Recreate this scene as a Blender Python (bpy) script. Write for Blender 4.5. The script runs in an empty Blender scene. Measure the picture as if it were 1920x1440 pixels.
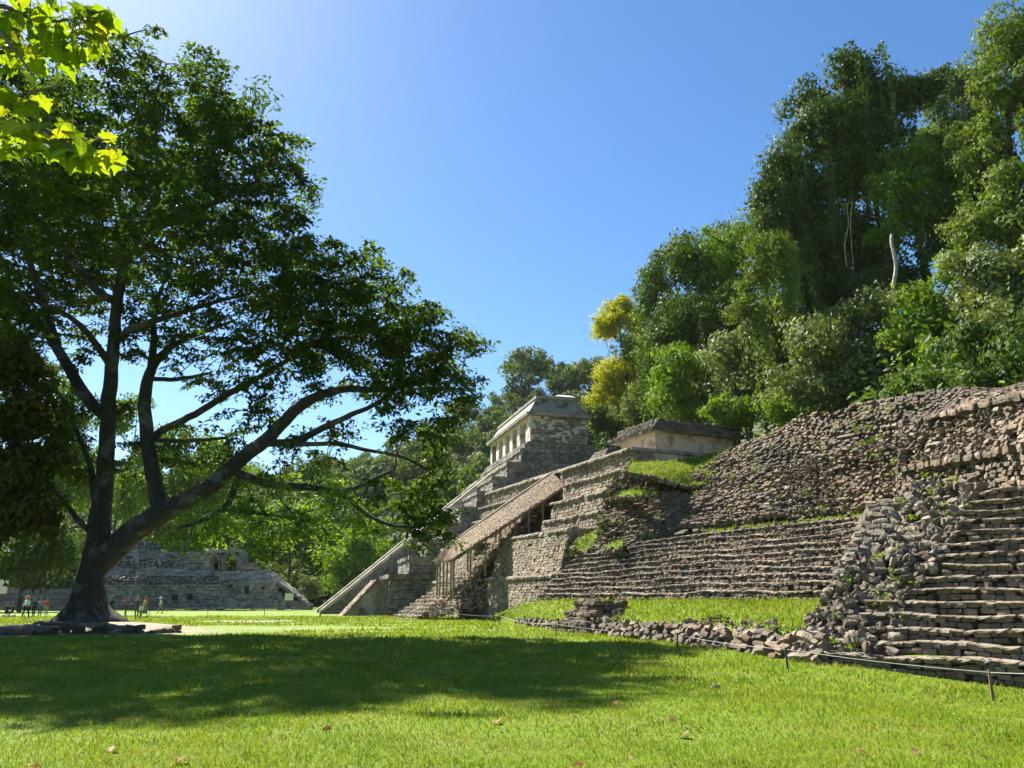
import bpy, math, random
import numpy as np
from mathutils import Vector, Matrix
rng = np.random.default_rng(7)
random.seed(7)
S = bpy.context.scene
COL = S.collection
# ------------------------------------------------------------------ camera
FPX, PITCH, CAMH = 1450.0, math.radians(15.5), 1.6
cd = bpy.data.cameras.new('camera'); cam = bpy.data.objects.new('camera', cd); COL.objects.link(cam)
cd.sensor_width = 36.0; cd.lens = 36.0*FPX/1920.0; cd.clip_start = 0.1; cd.clip_end = 3000
cam.location = (0, 0, CAMH); cam.rotation_euler = (math.pi/2 + PITCH, 0, 0)
S.camera = cam
# ------------------------------------------------------------------ sky, sun, exposure
SUN_AZ, SUN_EL = math.radians(-39.5), math.radians(47)     # azimuth measured from +Y, negative = left
world = bpy.data.worlds.new('World'); S.world = world; world.use_nodes = True
wn = world.node_tree.nodes; wl = world.node_tree.links
bg = wn['Background']; bg.inputs['Strength'].default_value = 0.056
sky = wn.new('ShaderNodeTexSky'); sky.sky_type = 'NISHITA'; sky.sun_disc = False
sky.sun_elevation = SUN_EL; sky.sun_rotation = SUN_AZ
sky.air_density = 1.0; sky.dust_density = 0.4; sky.ozone_density = 3.0; sky.altitude = 300
hs = wn.new('ShaderNodeHueSaturation'); hs.inputs['Saturation'].default_value = 1.22
wl.new(sky.outputs[0], hs.inputs['Color']); wl.new(hs.outputs[0], bg.inputs[0])
sd = bpy.data.lights.new('sun', 'SUN'); sun = bpy.data.objects.new('sun', sd); COL.objects.link(sun)
sd.energy = 5.0; sd.angle = math.radians(0.5); sd.color = (1.0, 0.95, 0.86)
sdir = Vector((math.sin(SUN_AZ)*math.cos(SUN_EL), math.cos(SUN_AZ)*math.cos(SUN_EL), math.sin(SUN_EL)))
sun.rotation_euler = sdir.to_track_quat('Z', 'Y').to_euler(); sun.location = (-60, 60, 90)
S.view_settings.view_transform = 'Standard'; S.view_settings.look = 'None'
S.view_settings.exposure = 1.78; S.view_settings.gamma = 1.0; S.view_settings.use_curve_mapping = False
S.cycles.max_bounces = 4; S.cycles.diffuse_bounces = 2; S.cycles.glossy_bounces = 2
S.cycles.transmission_bounces = 3; S.cycles.transparent_max_bounces = 4; S.cycles.volume_bounces = 0
S.cycles.use_denoising = True

# ------------------------------------------------------------------ helpers
CT, ST = math.cos(PITCH), math.sin(PITCH)
def ray(px, py):
    """direction of a photograph pixel, scaled to Y = 1"""
    u = (px-960)/FPX; v = (720-py)/FPX
    y = CT - v*ST; z = ST + v*CT
    return u/y, z/y
def pt(px, py, z=None, Y=None):
    a, b = ray(px, py)
    if Y is None: Y = (z-CAMH)/b
    return np.array((a*Y, Y, CAMH + b*Y))
def topx(P):
    P = np.atleast_2d(P); x = P[:, 0]; y = P[:, 1]; z = P[:, 2]-CAMH
    d = np.maximum(y*CT + z*ST, 0.05); up = -y*ST + z*CT
    return 960 + FPX*x/d, 720 - FPX*up/d, d

WLOC = {}
def wloc(o): return WLOC.get(o.name, Vector((0, 0, 0)))
def mesh_np(name, V, F, smooth=False):
    V = np.asarray(V, dtype=np.float32); F = np.asarray(F, dtype=np.int32)
    me = bpy.data.meshes.new(name); n, m, k = len(V), len(F), F.shape[1]
    me.vertices.add(n); me.vertices.foreach_set('co', V.ravel())
    me.loops.add(m*k); me.loops.foreach_set('vertex_index', F.ravel())
    me.polygons.add(m); me.polygons.foreach_set('loop_start', np.arange(0, m*k, k, dtype=np.int32))
    me.polygons.foreach_set('loop_total', np.full(m, k, dtype=np.int32))
    me.polygons.foreach_set('use_smooth', np.full(m, smooth, dtype=bool))
    me.update(calc_edges=True)
    return me
def tag(o, label=None, cat=None, group=None, kind=None):
    if label: o['label'] = label
    if cat: o['category'] = cat
    if group: o['group'] = group
    if kind: o['kind'] = kind
    return o
def link(name, data, parent=None, mat=None):
    o = bpy.data.objects.new(name, data); COL.objects.link(o)
    if mat is not None and data is not None and len(data.materials) == 0: data.materials.append(mat)
    WLOC[o.name] = Vector((0, 0, 0))
    if parent is not None:
        o.parent = parent; o.location = -wloc(parent)
    return o
def thing(name, loc, label, cat, group=None):
    o = bpy.data.objects.new(name, None); COL.objects.link(o); o.location = loc; o.empty_display_size = 0.3
    WLOC[o.name] = Vector(loc)
    return tag(o, label, cat, group)
class MB:
    """collects vertices and quads (triangles as degenerate-free separate list not needed)"""
    def __init__(s): s.V = []; s.F = []; s.n = 0
    def add(s, V, F):
        V = np.asarray(V, float); F = np.asarray(F, int)
        s.V.append(V); s.F.append(F+s.n); s.n += len(V); return s
    def box(s, c, sz, R=None, taper=1.0):
        b = np.array([[x, y, z] for z in (-.5, .5) for y in (-.5, .5) for x in (-.5, .5)], float)
        b[4:, :2] *= taper
        b = b*np.array(sz)
        if R is not None: b = b @ np.asarray(R, float).T
        return s.add(b+np.array(c), BOXF)
    def hexa(s, P):            # eight corners, order as box
        return s.add(P, BOXF)
    def tube(s, P, r, n=6, cap=True):
        P = np.asarray(P, float); m = len(P); r = np.broadcast_to(np.asarray(r, float), (m,))
        T = np.gradient(P, axis=0); T /= np.linalg.norm(T, axis=1)[:, None]+1e-9
        ref = np.array((0.31, 0.17, 0.93)) if abs(T[0][2]) < .8 else np.array((1, 0.1, 0.05))
        A = np.cross(T, ref); A /= np.linalg.norm(A, axis=1)[:, None]+1e-9
        B = np.cross(T, A)
        th = np.linspace(0, 2*np.pi, n, endpoint=False)
        V = P[:, None] + r[:, None, None]*(A[:, None]*np.cos(th)[None, :, None] + B[:, None]*np.sin(th)[None, :, None])
        i = np.arange(m-1)[:, None]*n; j = np.arange(n)[None]; k = (np.arange(n)[None]+1) % n
        F = np.stack([i+j, i+k, i+n+k, i+n+j], -1).reshape(-1, 4)
        return s.add(V.reshape(-1, 3), F)
    def grid(s, P):            # P (a,b,3)
        a, b = P.shape[:2]; i = np.arange(a-1)[:, None]*b; j = np.arange(b-1)[None]
        F = np.stack([i+j, i+j+1, i+b+j+1, i+b+j], -1).reshape(-1, 4)
        return s.add(P.reshape(-1, 3), F)
    def quad(s, a, b, c, d): return s.add([a, b, c, d], [[0, 1, 2, 3]])
    def mesh(s, name, smooth=False): return mesh_np(name, np.concatenate(s.V), np.concatenate(s.F), smooth)
    def obj(s, name, mat, parent=None, smooth=False): return link(name, s.mesh(name, smooth), parent, mat)
BOXF = np.array([[0, 2, 3, 1], [4, 5, 7, 6], [0, 1, 5, 4], [2, 6, 7, 3], [0, 4, 6, 2], [1, 3, 7, 5]])
def unit(v): v = np.asarray(v, float); return v/(np.linalg.norm(v, axis=-1, keepdims=True)+1e-9)
def wob(P, s=1.0, ph=0.0):
    """cheap smooth noise in about -1..1"""
    P = np.asarray(P, float)*s; x, y, z = P[..., 0], P[..., 1], P[..., 2]
    return (np.sin(x*1.3+y*.7+ph)+np.sin(y*1.7-z*1.1+ph*2.1+1.3)+np.sin(z*2.3+x*.9-ph+4.0)+np.sin(x*2.9-y*2.3+z*1.9+ph*.7))*.29
def frame(a, o):
    """local (x right, y into the hill, z) of a front seen from the lawn whose line recedes a degrees to the left"""
    a = math.radians(a); sa, ca = math.sin(a), math.cos(a)
    def f(x, y, z): return np.array((o[0]+x*sa+y*ca, o[1]-x*ca+y*sa, z))
    return f
def poly_in(poly, x, y):
    x = np.asarray(x, float); y = np.asarray(y, float); c = np.zeros(x.shape, bool); n = len(poly)
    for i in range(n):
        x1, y1 = poly[i]; x2, y2 = poly[(i+1) % n]
        if y1 == y2: continue
        c ^= ((y1 > y) != (y2 > y)) & (x < (x2-x1)*(y-y1)/(y2-y1)+x1)
    return c

# ------------------------------------------------------------------ materials
def nmat(name):
    m = bpy.data.materials.new(name); m.use_nodes = True; nt = m.node_tree
    return m, nt, nt.nodes, nt.links, nt.nodes['Principled BSDF']
def noise(nt, scale, detail=4, rough=.6, vec=None):
    n = nt.nodes.new('ShaderNodeTexNoise'); n.inputs['Scale'].default_value = scale
    n.inputs['Detail'].default_value = detail; n.inputs['Roughness'].default_value = rough
    if vec is not None: nt.links.new(vec, n.inputs['Vector'])
    return n.outputs[0]
def ramp(nt, fac, stops, interp='LINEAR'):
    r = nt.nodes.new('ShaderNodeValToRGB'); r.color_ramp.interpolation = interp
    e = r.color_ramp.elements
    while len(e) < len(stops): e.new(0.5)
    for i, (p, c) in enumerate(stops):
        e[i].position = p; e[i].color = (*c, 1) if len(c) == 3 else c
    nt.links.new(fac, r.inputs[0]); return r.outputs[0]
def math_n(nt, op, a, b=None):
    n = nt.nodes.new('ShaderNodeMath'); n.operation = op
    for i, v in enumerate((a, b)):
        if v is None: continue
        if isinstance(v, (int, float)): n.inputs[i].default_value = v
        else: nt.links.new(v, n.inputs[i])
    return n.outputs[0]
def mix(nt, fac, a, b, mode='MIX'):
    n = nt.nodes.new('ShaderNodeMix'); n.data_type = 'RGBA'; n.blend_type = mode
    for i, v in ((0, fac), (6, a), (7, b)):
        if isinstance(v, (int, float)): n.inputs[i].default_value = v
        elif isinstance(v, tuple): n.inputs[i].default_value = (*v, 1)
        else: nt.links.new(v, n.inputs[i])
    return n.outputs[2]
def bump(nt, h, strength, dist, bsdf):
    b = nt.nodes.new('ShaderNodeBump'); b.inputs['Strength'].default_value = strength; b.inputs['Distance'].default_value = dist
    nt.links.new(h, b.inputs['Height']); nt.links.new(b.outputs[0], bsdf.inputs['Normal'])
def island(nt):
    g = nt.nodes.new('ShaderNodeNewGeometry'); o = nt.nodes.new('ShaderNodeObjectInfo')
    return math_n(nt, 'FRACT', math_n(nt, 'ADD', g.outputs['Random Per Island'], o.outputs['Random'])), g.outputs['Position']
def stone_mat(name, cols, lichen=(.05, .047, .042), lich=.5, fine=9.0, stain=(.055, .05, .044), stainamt=.4):
    m, nt, N, L, b = nmat(name)
    r, pos = island(nt)
    k = len(cols); cols = [(q[0]*.98, q[1]*.94, q[2]*.87) for q in cols]
    c = ramp(nt, r, [(i/(k-1), cols[i]) for i in range(k)])
    n1 = noise(nt, fine, 5, .65, pos)
    c = mix(nt, .55, c, ramp(nt, n1, [(.25, (.45, .43, .40)), (.5, (.9, .9, .9)), (.75, (1.35, 1.3, 1.22))]), 'MULTIPLY')
    n2 = noise(nt, fine*.35, 5, .7, pos)
    c = mix(nt, ramp(nt, n2, [(.54, (0, 0, 0)), (.66, (lich,)*3)]), c, lichen)
    n3 = math_n(nt, 'ADD', math_n(nt, 'MULTIPLY', noise(nt, .22, 4, .6, pos), .6), math_n(nt, 'MULTIPLY', noise(nt, 1.6, 4, .65, pos), .4))
    c = mix(nt, ramp(nt, n3, [(.47, (0, 0, 0)), (.58, (stainamt,)*3)]), c, stain)
    L.new(c, b.inputs['Base Color']); b.inputs['Roughness'].default_value = .92
    b.inputs['Specular IOR Level'].default_value = .2
    bump(nt, math_n(nt, 'ADD', n1, n2), .7, .05, b)
    return m
def leaf_mat(name, cols, trans=.4, rough=.55, spec=.07, tcol=None, veins=False, dry=0.0):
    m, nt, N, L, b = nmat(name)
    r, pos = island(nt)
    k = len(cols)
    c = ramp(nt, r, [(i/(k-1), cols[i]) for i in range(k)])
    n = noise(nt, .35, 3, .6, pos)
    c = mix(nt, .5, c, ramp(nt, n, [(.3, (.6, .65, .6)), (.7, (1.3, 1.25, 1.1))]), 'MULTIPLY')
    if dry:
        nd = noise(nt, .7, 5, .65, pos); c = mix(nt, ramp(nt, nd, [(.48, (0, 0, 0)), (.66, (dry,)*3)]), c, (.3, .26, .09))
    L.new(c, b.inputs['Base Color']); b.inputs['Roughness'].default_value = rough
    b.inputs['Specular IOR Level'].default_value = spec
    if veins:
        tcn = N.new('ShaderNodeTexCoord'); sx = N.new('ShaderNodeSeparateXYZ'); L.new(tcn.outputs['Object'], sx.inputs[0])
        ax = math_n(nt, 'ABSOLUTE', sx.outputs[0])
        rib = ramp(nt, ax, [(.0, (1, 1, 1)), (.03, (0, 0, 0))])
        sd_ = math_n(nt, 'ABSOLUTE', math_n(nt, 'SINE', math_n(nt, 'MULTIPLY', math_n(nt, 'SUBTRACT', sx.outputs[1], math_n(nt, 'MULTIPLY', ax, .9)), 19.0)))
        rib2 = ramp(nt, sd_, [(.0, (.8, .8, .8)), (.13, (0, 0, 0))])
        c = mix(nt, math_n(nt, 'MAXIMUM', rib, rib2), c, (.3, .33, .06))
        bl = noise(nt, 38.0, 4, .6, pos); c = mix(nt, ramp(nt, bl, [(.62, (0, 0, 0)), (.7, (.75,)*3)]), c, (.16, .09, .02))
        L.new(c, b.inputs['Base Color'])
    t = N.new('ShaderNodeBsdfTranslucent')
    tc = mix(nt, 1.0, c, tcol or (1.7, 1.75, .5), 'MULTIPLY'); L.new(tc, t.inputs[0])
    ms = N.new('ShaderNodeMixShader'); ms.inputs[0].default_value = trans
    L.new(b.outputs[0], ms.inputs[1]); L.new(t.outputs[0], ms.inputs[2]); L.new(ms.outputs[0], N['Material Output'].inputs[0])
    return m
def plain_mat(name, col, rough=.7, var=.25, scale=6.0, bmp=.2, metal=0.0):
    m, nt, N, L, b = nmat(name)
    pos = N.new('ShaderNodeNewGeometry').outputs['Position']
    n = noise(nt, scale, 5, .6, pos)
    c = mix(nt, 1.0, col, ramp(nt, n, [(.3, (1-var,)*3), (.7, (1+var,)*3)]), 'MULTIPLY')
    L.new(c, b.inputs['Base Color']); b.inputs['Roughness'].default_value = rough; b.inputs['Metallic'].default_value = metal
    if bmp: bump(nt, n, bmp, .02, b)
    return m
# warm ruin stone, pale temple stone, earth core, plaster
M = {}
M['stone'] = stone_mat('ruin_stone', [(.088, .071, .055), (.16, .129, .098), (.215, .178, .138), (.155, .1, .07), (.29, .25, .2), (.11, .088, .068), (.19, .147, .108)], lich=.75, stainamt=0.62)
M['rubble'] = stone_mat('rubble_stone', [(.13, .108, .084), (.29, .25, .2), (.18, .145, .107), (.37, .33, .275), (.15, .114, .084), (.25, .21, .162)], lich=.7, stainamt=0.40)
M['step'] = stone_mat('step_stone', [(.12, .092, .068), (.18, .142, .108), (.24, .195, .152), (.145, .102, .072), (.2, .16, .122)], lich=.6, stainamt=0.50)
M['pale'] = stone_mat('pale_stone', [(.26, .215, .165), (.35, .3, .24), (.2, .16, .118), (.3, .23, .172), (.4, .355, .29)], lich=.6, fine=5.0, stainamt=0.50)
M['grey'] = stone_mat('grey_stone', [(.21, .195, .18), (.29, .275, .25), (.17, .155, .14), (.33, .31, .275), (.24, .215, .185)], lich=.6, fine=4.0, stainamt=0.60)
M['cap'] = stone_mat('cap_stone', [(.21, .18, .142), (.28, .243, .195), (.17, .142, .11), (.32, .285, .235), (.14, .115, .09)], lich=.6, stainamt=0.40)  # paler than the wall stone: sun catching the edges is painted in
M['palace'] = stone_mat('palace_stone', [(.25, .237, .215), (.35, .335, .305), (.2, .187, .168), (.4, .38, .345), (.29, .267, .235)], lich=.6, fine=4.0, stainamt=.5)
M['core'] = plain_mat('earth_mortar', (.075, .056, .04), .95, .5, 5.0, .6)
M['corepale'] = plain_mat('lime_mortar', (.27, .24, .2), .95, .4, 3.0, .5)
def plaster(name, c1, c2, c3):
    m, nt, N, L, b = nmat(name)
    pos = N.new('ShaderNodeNewGeometry').outputs['Position']
    n = noise(nt, .9, 7, .65, pos); n2 = noise(nt, 4.0, 5, .7, pos)
    c = ramp(nt, n, [(.36, c3), (.44, c2), (.5, c1), (.64, c1), (.74, c2)])
    c = mix(nt, .6, c, ramp(nt, n2, [(.3, (.6, .58, .55)), (.65, (1.1, 1.1, 1.1))]), 'MULTIPLY')
    L.new(c, b.inputs['Base Color']); b.inputs['Roughness'].default_value = .9
    bump(nt, n2, .6, .03, b); return m
M['plaster'] = plaster('old_lime_plaster', (.60, .53, .42), (.42, .36, .28), (.2, .17, .14))
M['plaster_pink'] = plaster('pink_lime_plaster', (.62, .47, .36), (.52, .36, .26), (.3, .22, .17))
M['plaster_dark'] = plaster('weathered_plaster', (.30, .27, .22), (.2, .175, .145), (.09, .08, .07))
M['bark'] = None
m, nt, N, L, b = nmat('tree_bark'); pos = N.new('ShaderNodeNewGeometry').outputs['Position']
mp = N.new('ShaderNodeMapping'); L.new(pos, mp.inputs[0]); mp.inputs['Scale'].default_value = (5, 5, .9)
n = noise(nt, 1.6, 8, .75, mp.outputs[0]); n2 = noise(nt, .8, 4, .6, pos)
c = ramp(nt, n, [(.3, (.018, .015, .012)), (.5, (.04, .034, .027)), (.7, (.085, .073, .06))])
c = mix(nt, ramp(nt, n2, [(.52, (0, 0, 0)), (.6, (.75,)*3)]), c, (.13, .122, .105)); L.new(c, b.inputs['Base Color'])
b.inputs['Roughness'].default_value = .95; bump(nt, n, 1.0, .16, b); M['bark'] = m
M['bark_pale'] = plain_mat('pale_bark', (.34, .31, .26), .9, .4, 4, .5)
M['twig'] = plain_mat('twig_bark', (.12, .095, .07), .9, .3, 8, .2)
LM = {
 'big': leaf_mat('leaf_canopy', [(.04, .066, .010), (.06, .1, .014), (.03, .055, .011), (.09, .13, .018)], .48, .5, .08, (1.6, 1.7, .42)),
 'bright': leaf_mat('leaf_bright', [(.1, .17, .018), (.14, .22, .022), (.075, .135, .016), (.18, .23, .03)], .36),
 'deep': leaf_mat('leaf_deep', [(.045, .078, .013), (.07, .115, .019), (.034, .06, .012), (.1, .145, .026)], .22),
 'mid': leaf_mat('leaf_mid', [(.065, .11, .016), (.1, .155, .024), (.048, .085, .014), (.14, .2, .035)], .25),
 'olive': leaf_mat('leaf_olive', [(.085, .13, .02), (.125, .175, .03), (.06, .1, .017), (.18, .215, .045)], .25),
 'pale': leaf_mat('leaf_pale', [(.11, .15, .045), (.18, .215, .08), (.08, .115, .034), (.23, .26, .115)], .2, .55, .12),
 'yellow': leaf_mat('leaf_yellow', [(.28, .28, .03), (.36, .33, .03), (.2, .25, .03), (.4, .34, .035)], .4),
 'far': leaf_mat('leaf_far', [(.06, .095, .018), (.085, .125, .026), (.045, .075, .016), (.115, .15, .034)], .35),
 'red': leaf_mat('leaf_russet', [(.045, .07, .014), (.09, .06, .018), (.035, .055, .013), (.07, .095, .018), (.05, .08, .015)], .35),
 'near': leaf_mat('leaf_backlit', [(.13, .2, .012), (.17, .235, .012), (.1, .165, .012), (.22, .23, .015)], .6, .55, .12, (1.75, 1.75, .4), True),
}
# ------------------------------------------------------------------ stones
LAT = np.array([[x, y, z] for x in (-1, 0, 1) for y in (-1, 0, 1) for z in (-1, 0, 1) if (x, y, z) != (0, 0, 0)], float)
def _latfaces():
    idx = {tuple(p.astype(int)): i for i, p in enumerate(LAT)}; F = []
    for ax in range(3):
        for s in (-1, 1):
            o = [a for a in range(3) if a != ax]
            for i in (-1, 0):
                for j in (-1, 0):
                    q = []
                    for di, dj in ((0, 0), (1, 0), (1, 1), (0, 1)):
                        p = [0, 0, 0]; p[ax] = s; p[o[0]] = i+di; p[o[1]] = j+dj; q.append(idx[tuple(p)])
                    a = LAT[q[1]]-LAT[q[0]]; b_ = LAT[q[2]]-LAT[q[0]]
                    if np.cross(a, b_)[ax]*s < 0: q = q[::-1]
                    F.append(q)
    return np.array(F)
LATF = _latfaces()
def block_tpl(seed, rough):
    r = np.random.default_rng(seed); nz = (np.abs(LAT) > 0).sum(1)
    k = np.where(nz == 3, 1-.07-.12*rough, np.where(nz == 2, 1-.02-.06*rough, 1.0))
    V = LAT*.5*k[:, None]
    if rough > .5:
        for _ in range(9):
            n = unit(r.normal(size=3)); d = r.uniform(.24, .42); e = np.maximum(V@n-d, 0); V = V-e[:, None]*n
    return V + r.normal(size=V.shape)*(.032 if rough < .5 else .02)
TPL = {'block': [block_tpl(i, .1) for i in range(8)], 'rub': [block_tpl(50+i, 1.0) for i in range(10)], 'cap': []}
for _i in range(6):
    _v = block_tpl(80+_i, .05); _m = (LAT[:, 1] < 0) & (LAT[:, 2] > 0); _v[_m, 1] += .16; _v[_m, 2] -= .16; TPL['cap'].append(_v)
LITE = [np.array([[x, y, z] for z in (-.5, .5) for y in (-.5, .5) for x in (-.5, .5)])+np.random.default_rng(i).normal(size=(8, 3))*.045 for i in range(6)]
_tm = {}
def tpl_mesh(kind, i, mat):
    k = (kind, i, mat.name)
    if k not in _tm:
        V, F = (LITE[i], BOXF) if kind == 'lite' else (TPL[kind][i], LATF)
        _tm[k] = mesh_np('stone', V, F); _tm[k].materials.append(mat)
    return _tm[k]
ANI = np.array((1, 1, 2.4))
class Stones:
    def __init__(s): s.C = []; s.R = []; s.K = []; s.T = []
    def add(s, c, R, kind):
        s.C.append(c); s.R.append(R); s.K.append(kind)
    def wall(s, P00, P10, P01, P11, ch, lw, dep, kind='block', jit=.12, tilt=.05, miss=0.0, amp=0.0, skip=None, back=None, proud=.5, off=0.0):
        """courses of stones over a four-cornered face seen from outside"""
        P00, P10, P01, P11 = (np.asarray(p, float) for p in (P00, P10, P01, P11))
        H = (np.linalg.norm(P01-P00)+np.linalg.norm(P11-P10))*.5
        n = max(1, int(round(H/ch)))
        for c in range(n):
            v = (c+.5)/n
            A = P00+(P01-P00)*v; B = P10+(P11-P10)*v; Ln = np.linalg.norm(B-A)
            if Ln < lw*.5: continue
            rt = (B-A)/Ln; x = -rng.uniform(0, lw)
            while x < Ln:
                w = lw*(np.exp(rng.normal()*.42) if kind == 'mix' else rng.uniform(.55, 1.5)); xc = x+w*.5; x += w
                if xc < 0 or xc > Ln or rng.random() < miss: continue
                u = xc/Ln
                upv = (P01-P00)*(1-u)+(P11-P10)*u; hh = np.linalg.norm(upv)/n; up = upv/(np.linalg.norm(upv)+1e-9)
                out = unit(np.cross(rt, up)); up2 = unit(np.cross(out, rt))
                p = A+rt*xc+up*rng.normal()*hh*jit*.6
                if amp: p = p+out*amp*wob(p*ANI, .55)
                if skip is not None:
                    X, Y, _ = topx(p)
                    if skip(X[0], Y[0]): continue
                kd, tl = kind, tilt
                if kind == 'mix':
                    loose = wob(p, .3)+rng.normal()*.35 > .05; kd = 'rub' if loose else 'block'; tl = .3 if loose else .07
                d = dep*rng.uniform(.85, 1.2)
                p = p+out*(d*(proud-.5)+dep*rng.normal()*jit*(.8 if jit > .25 else .35)+off)
                R = np.stack([rt*w*.95, -out*d, up2*hh*rng.uniform(.78, 1.04)], 1)
                if tl:
                    R = rotm(rng.normal(size=3)*tl) @ R
                s.add(p, R, kd)
    def scatter(s, n, fn, size, kind='rub', lift=.1, flat=.7):
        for _ in range(n):
            p, nrm = fn(rng.random(), rng.random())
            z = size*np.exp(rng.normal()*.35)
            q = unit(rng.normal(size=3)); q = rotm(rng.normal(size=3)*1.6)
            R = q*np.array((z*1.25, z*.95, z*flat))[None]
            s.add(p+nrm*lift*rng.uniform(-.4, 1.2), R, kind)
    def emit(s, root, mat, nmax=300, core=None, coremat=None, minpx=9.0, capmat=None):
        C = np.array(s.C); R = np.array(s.R); K = np.array(s.K)
        X, Y, d = topx(C); sz = np.linalg.norm(R, axis=1)
        sc = np.sort(sz, 1)[:, 2]*FPX/d
        vis = (X > -10) & (X < 1930) & (Y > 0) & (Y < 1440) & (sc > minpx)
        order = np.argsort(-np.where(vis, sc*np.sort(sz, 1)[:, 1]/d, -1))
        sel = order[:nmax]; sel = sel[vis[sel]]
        off = -wloc(root)
        ti = rng.integers(0, 1000, len(C))
        for i in sel:
            kind = K[i]; tk = 6 if kind == 'lite' else len(TPL[kind])
            o = bpy.data.objects.new('stone', tpl_mesh(kind, int(ti[i] % tk), capmat if (capmat and kind == 'cap') else mat)); COL.objects.link(o); o.parent = root
            m4 = np.eye(4); m4[:3, :3] = R[i]; m4[:3, 3] = C[i]+np.array(off)
            o.matrix_local = Matrix(m4.tolist())
        rest = np.ones(len(C), bool); rest[sel] = False
        Vs = []; Fs = []; n0 = 0
        for kind in ('block', 'rub', 'lite', 'cap'):
            ids = np.where(rest & (K == kind))[0]
            if not len(ids): continue
            tp = LITE if kind == 'lite' else TPL[kind]; Ft = BOXF if kind == 'lite' else LATF
            Vk = []; Fk = []; nk = 0
            for t in range(len(tp)):
                jj = ids[ti[ids] % len(tp) == t]
                if not len(jj): continue
                V = np.einsum('nij,kj->nki', R[jj], tp[t])+C[jj][:, None]
                F = Ft[None]+(np.arange(len(jj))*len(tp[t]))[:, None, None]+n0+nk
                Vk.append(V.reshape(-1, 3)); Fk.append(F.reshape(-1, 4)); nk += V.shape[0]*V.shape[1]
            Vs.append(np.concatenate(Vk)); Fs.append(np.concatenate(Fk)); n0 += nk
        if capmat and (rest & (K == 'cap')).any():
            tag(link('cap_stones', mesh_np('cap_stones', Vs[-1], Fs[-1]-Fs[-1].min()), root, capmat), kind='stuff'); Vs.pop(); Fs.pop()
        if Vs:
            o = link('masonry', mesh_np('masonry', np.concatenate(Vs), np.concatenate(Fs)), root, mat); o['kind'] = 'stuff'
        if core is not None and core.n:
            core.obj('core', coremat or M['core'], root)
def rotm(v):
    a = np.linalg.norm(v)
    if a < 1e-6: return np.eye(3)
    k = v/a; K = np.array([[0, -k[2], k[1]], [k[2], 0, -k[0]], [-k[1], k[0], 0]])
    return np.eye(3)+math.sin(a)*K+(1-math.cos(a))*(K@K)
def core_quad(mb, P00, P10, P01, P11, inset, amp=0.0, skip=None, res=1.2):
    P00, P10, P01, P11 = (np.asarray(p, float) for p in (P00, P10, P01, P11))
    nu = max(2, int(np.linalg.norm(P10-P00)/res)+1); nv = max(2, int(np.linalg.norm(P01-P00)/res)+1)
    u = np.linspace(0, 1, nu+1)[None, :, None]; v = np.linspace(0, 1, nv+1)[:, None, None]
    P = (P00*(1-u)+P10*u)*(1-v)+(P01*(1-u)+P11*u)*v
    out = unit(np.cross(unit(P10-P00), unit((P01-P00)+(P11-P10))))
    P = P+out*(amp*wob(P*ANI, .55)[..., None] if amp else 0)-out*inset
    if skip is None: mb.grid(P); return
    a, b = P.shape[:2]; i = np.arange(a-1)[:, None]*b; j = np.arange(b-1)[None]
    F = np.stack([i+j, i+j+1, i+b+j+1, i+b+j], -1).reshape(-1, 4); V = P.reshape(-1, 3)
    X, Y, _ = topx(V[F].mean(1)); keep = np.array([not skip(x, y) for x, y in zip(X, Y)])
    mb.add(V, F[keep])
# ------------------------------------------------------------------ foliage
def leaves(C, D, Nn, ln, wd):
    """rhombic leaves: base, side, tip, side"""
    D = unit(D); Sd = unit(np.cross(D, Nn)); ln = np.asarray(ln)[:, None]; wd = np.asarray(wd)[:, None]
    N2 = np.cross(Sd, D)
    V = np.stack([C-D*ln*.5, C-Sd*wd*.5+D*ln*.05+N2*wd*.12, C+D*ln*.5, C+Sd*wd*.5+D*ln*.05+N2*wd*.12], 1)
    n = len(C)
    return V.reshape(-1, 3), np.arange(n*4).reshape(n, 4)
def rdir(n): return unit(rng.normal(size=(n, 3)))
def clump_leaves(cen, rad, n, ln, squash=.8, droop=.5, shell=.75, up=.35):
    """leaves on the shells of many small clumps (cen (k,3), rad (k,))"""
    k = len(cen); w = rad**2; w = w/w.sum()
    i = rng.choice(k, n, p=w); d = rdir(n); d[:, 2] += up; d = unit(d)
    r = rad[i]*(shell+(1-shell)*rng.random(n)**.5*1.15)
    r = r*(.9+.34*wob(d*3.0+cen[i]*.7, 1.7)+.11*rng.normal(size=n))
    P = cen[i]+d*r[:, None]*np.array((1, 1, squash))
    fr = rng.random(n) < .13; P[fr, 2] -= rng.exponential(.55, fr.sum())*rad[i][fr]        # fringes hanging from the clumps
    t = rdir(n); D = t-d*(t*d).sum(1)[:, None]*.9; D[:, 2] -= droop; Nn = unit(d*1.0+rdir(n)*.38+np.array((0, 0, .35)))
    L = ln*np.exp(rng.normal(size=n)*.25)
    return leaves(P, D, Nn, L, L*rng.uniform(.42, .62, n))
def sub_clumps(cen, rad, per, frac=.36, zmin=-.45):
    out = []; rr = []
    for c, r in zip(cen, rad):
        d = rdir(per*3); d = d[d[:, 2] > zmin][:per]
        q = r*(.42+.68*rng.random(len(d)))
        out.append(c+d*q[:, None]*np.array((1, 1, .85))); rr.append(r*frac*np.exp(rng.normal(size=len(d))*.38))
    return np.concatenate(out), np.concatenate(rr)
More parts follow.
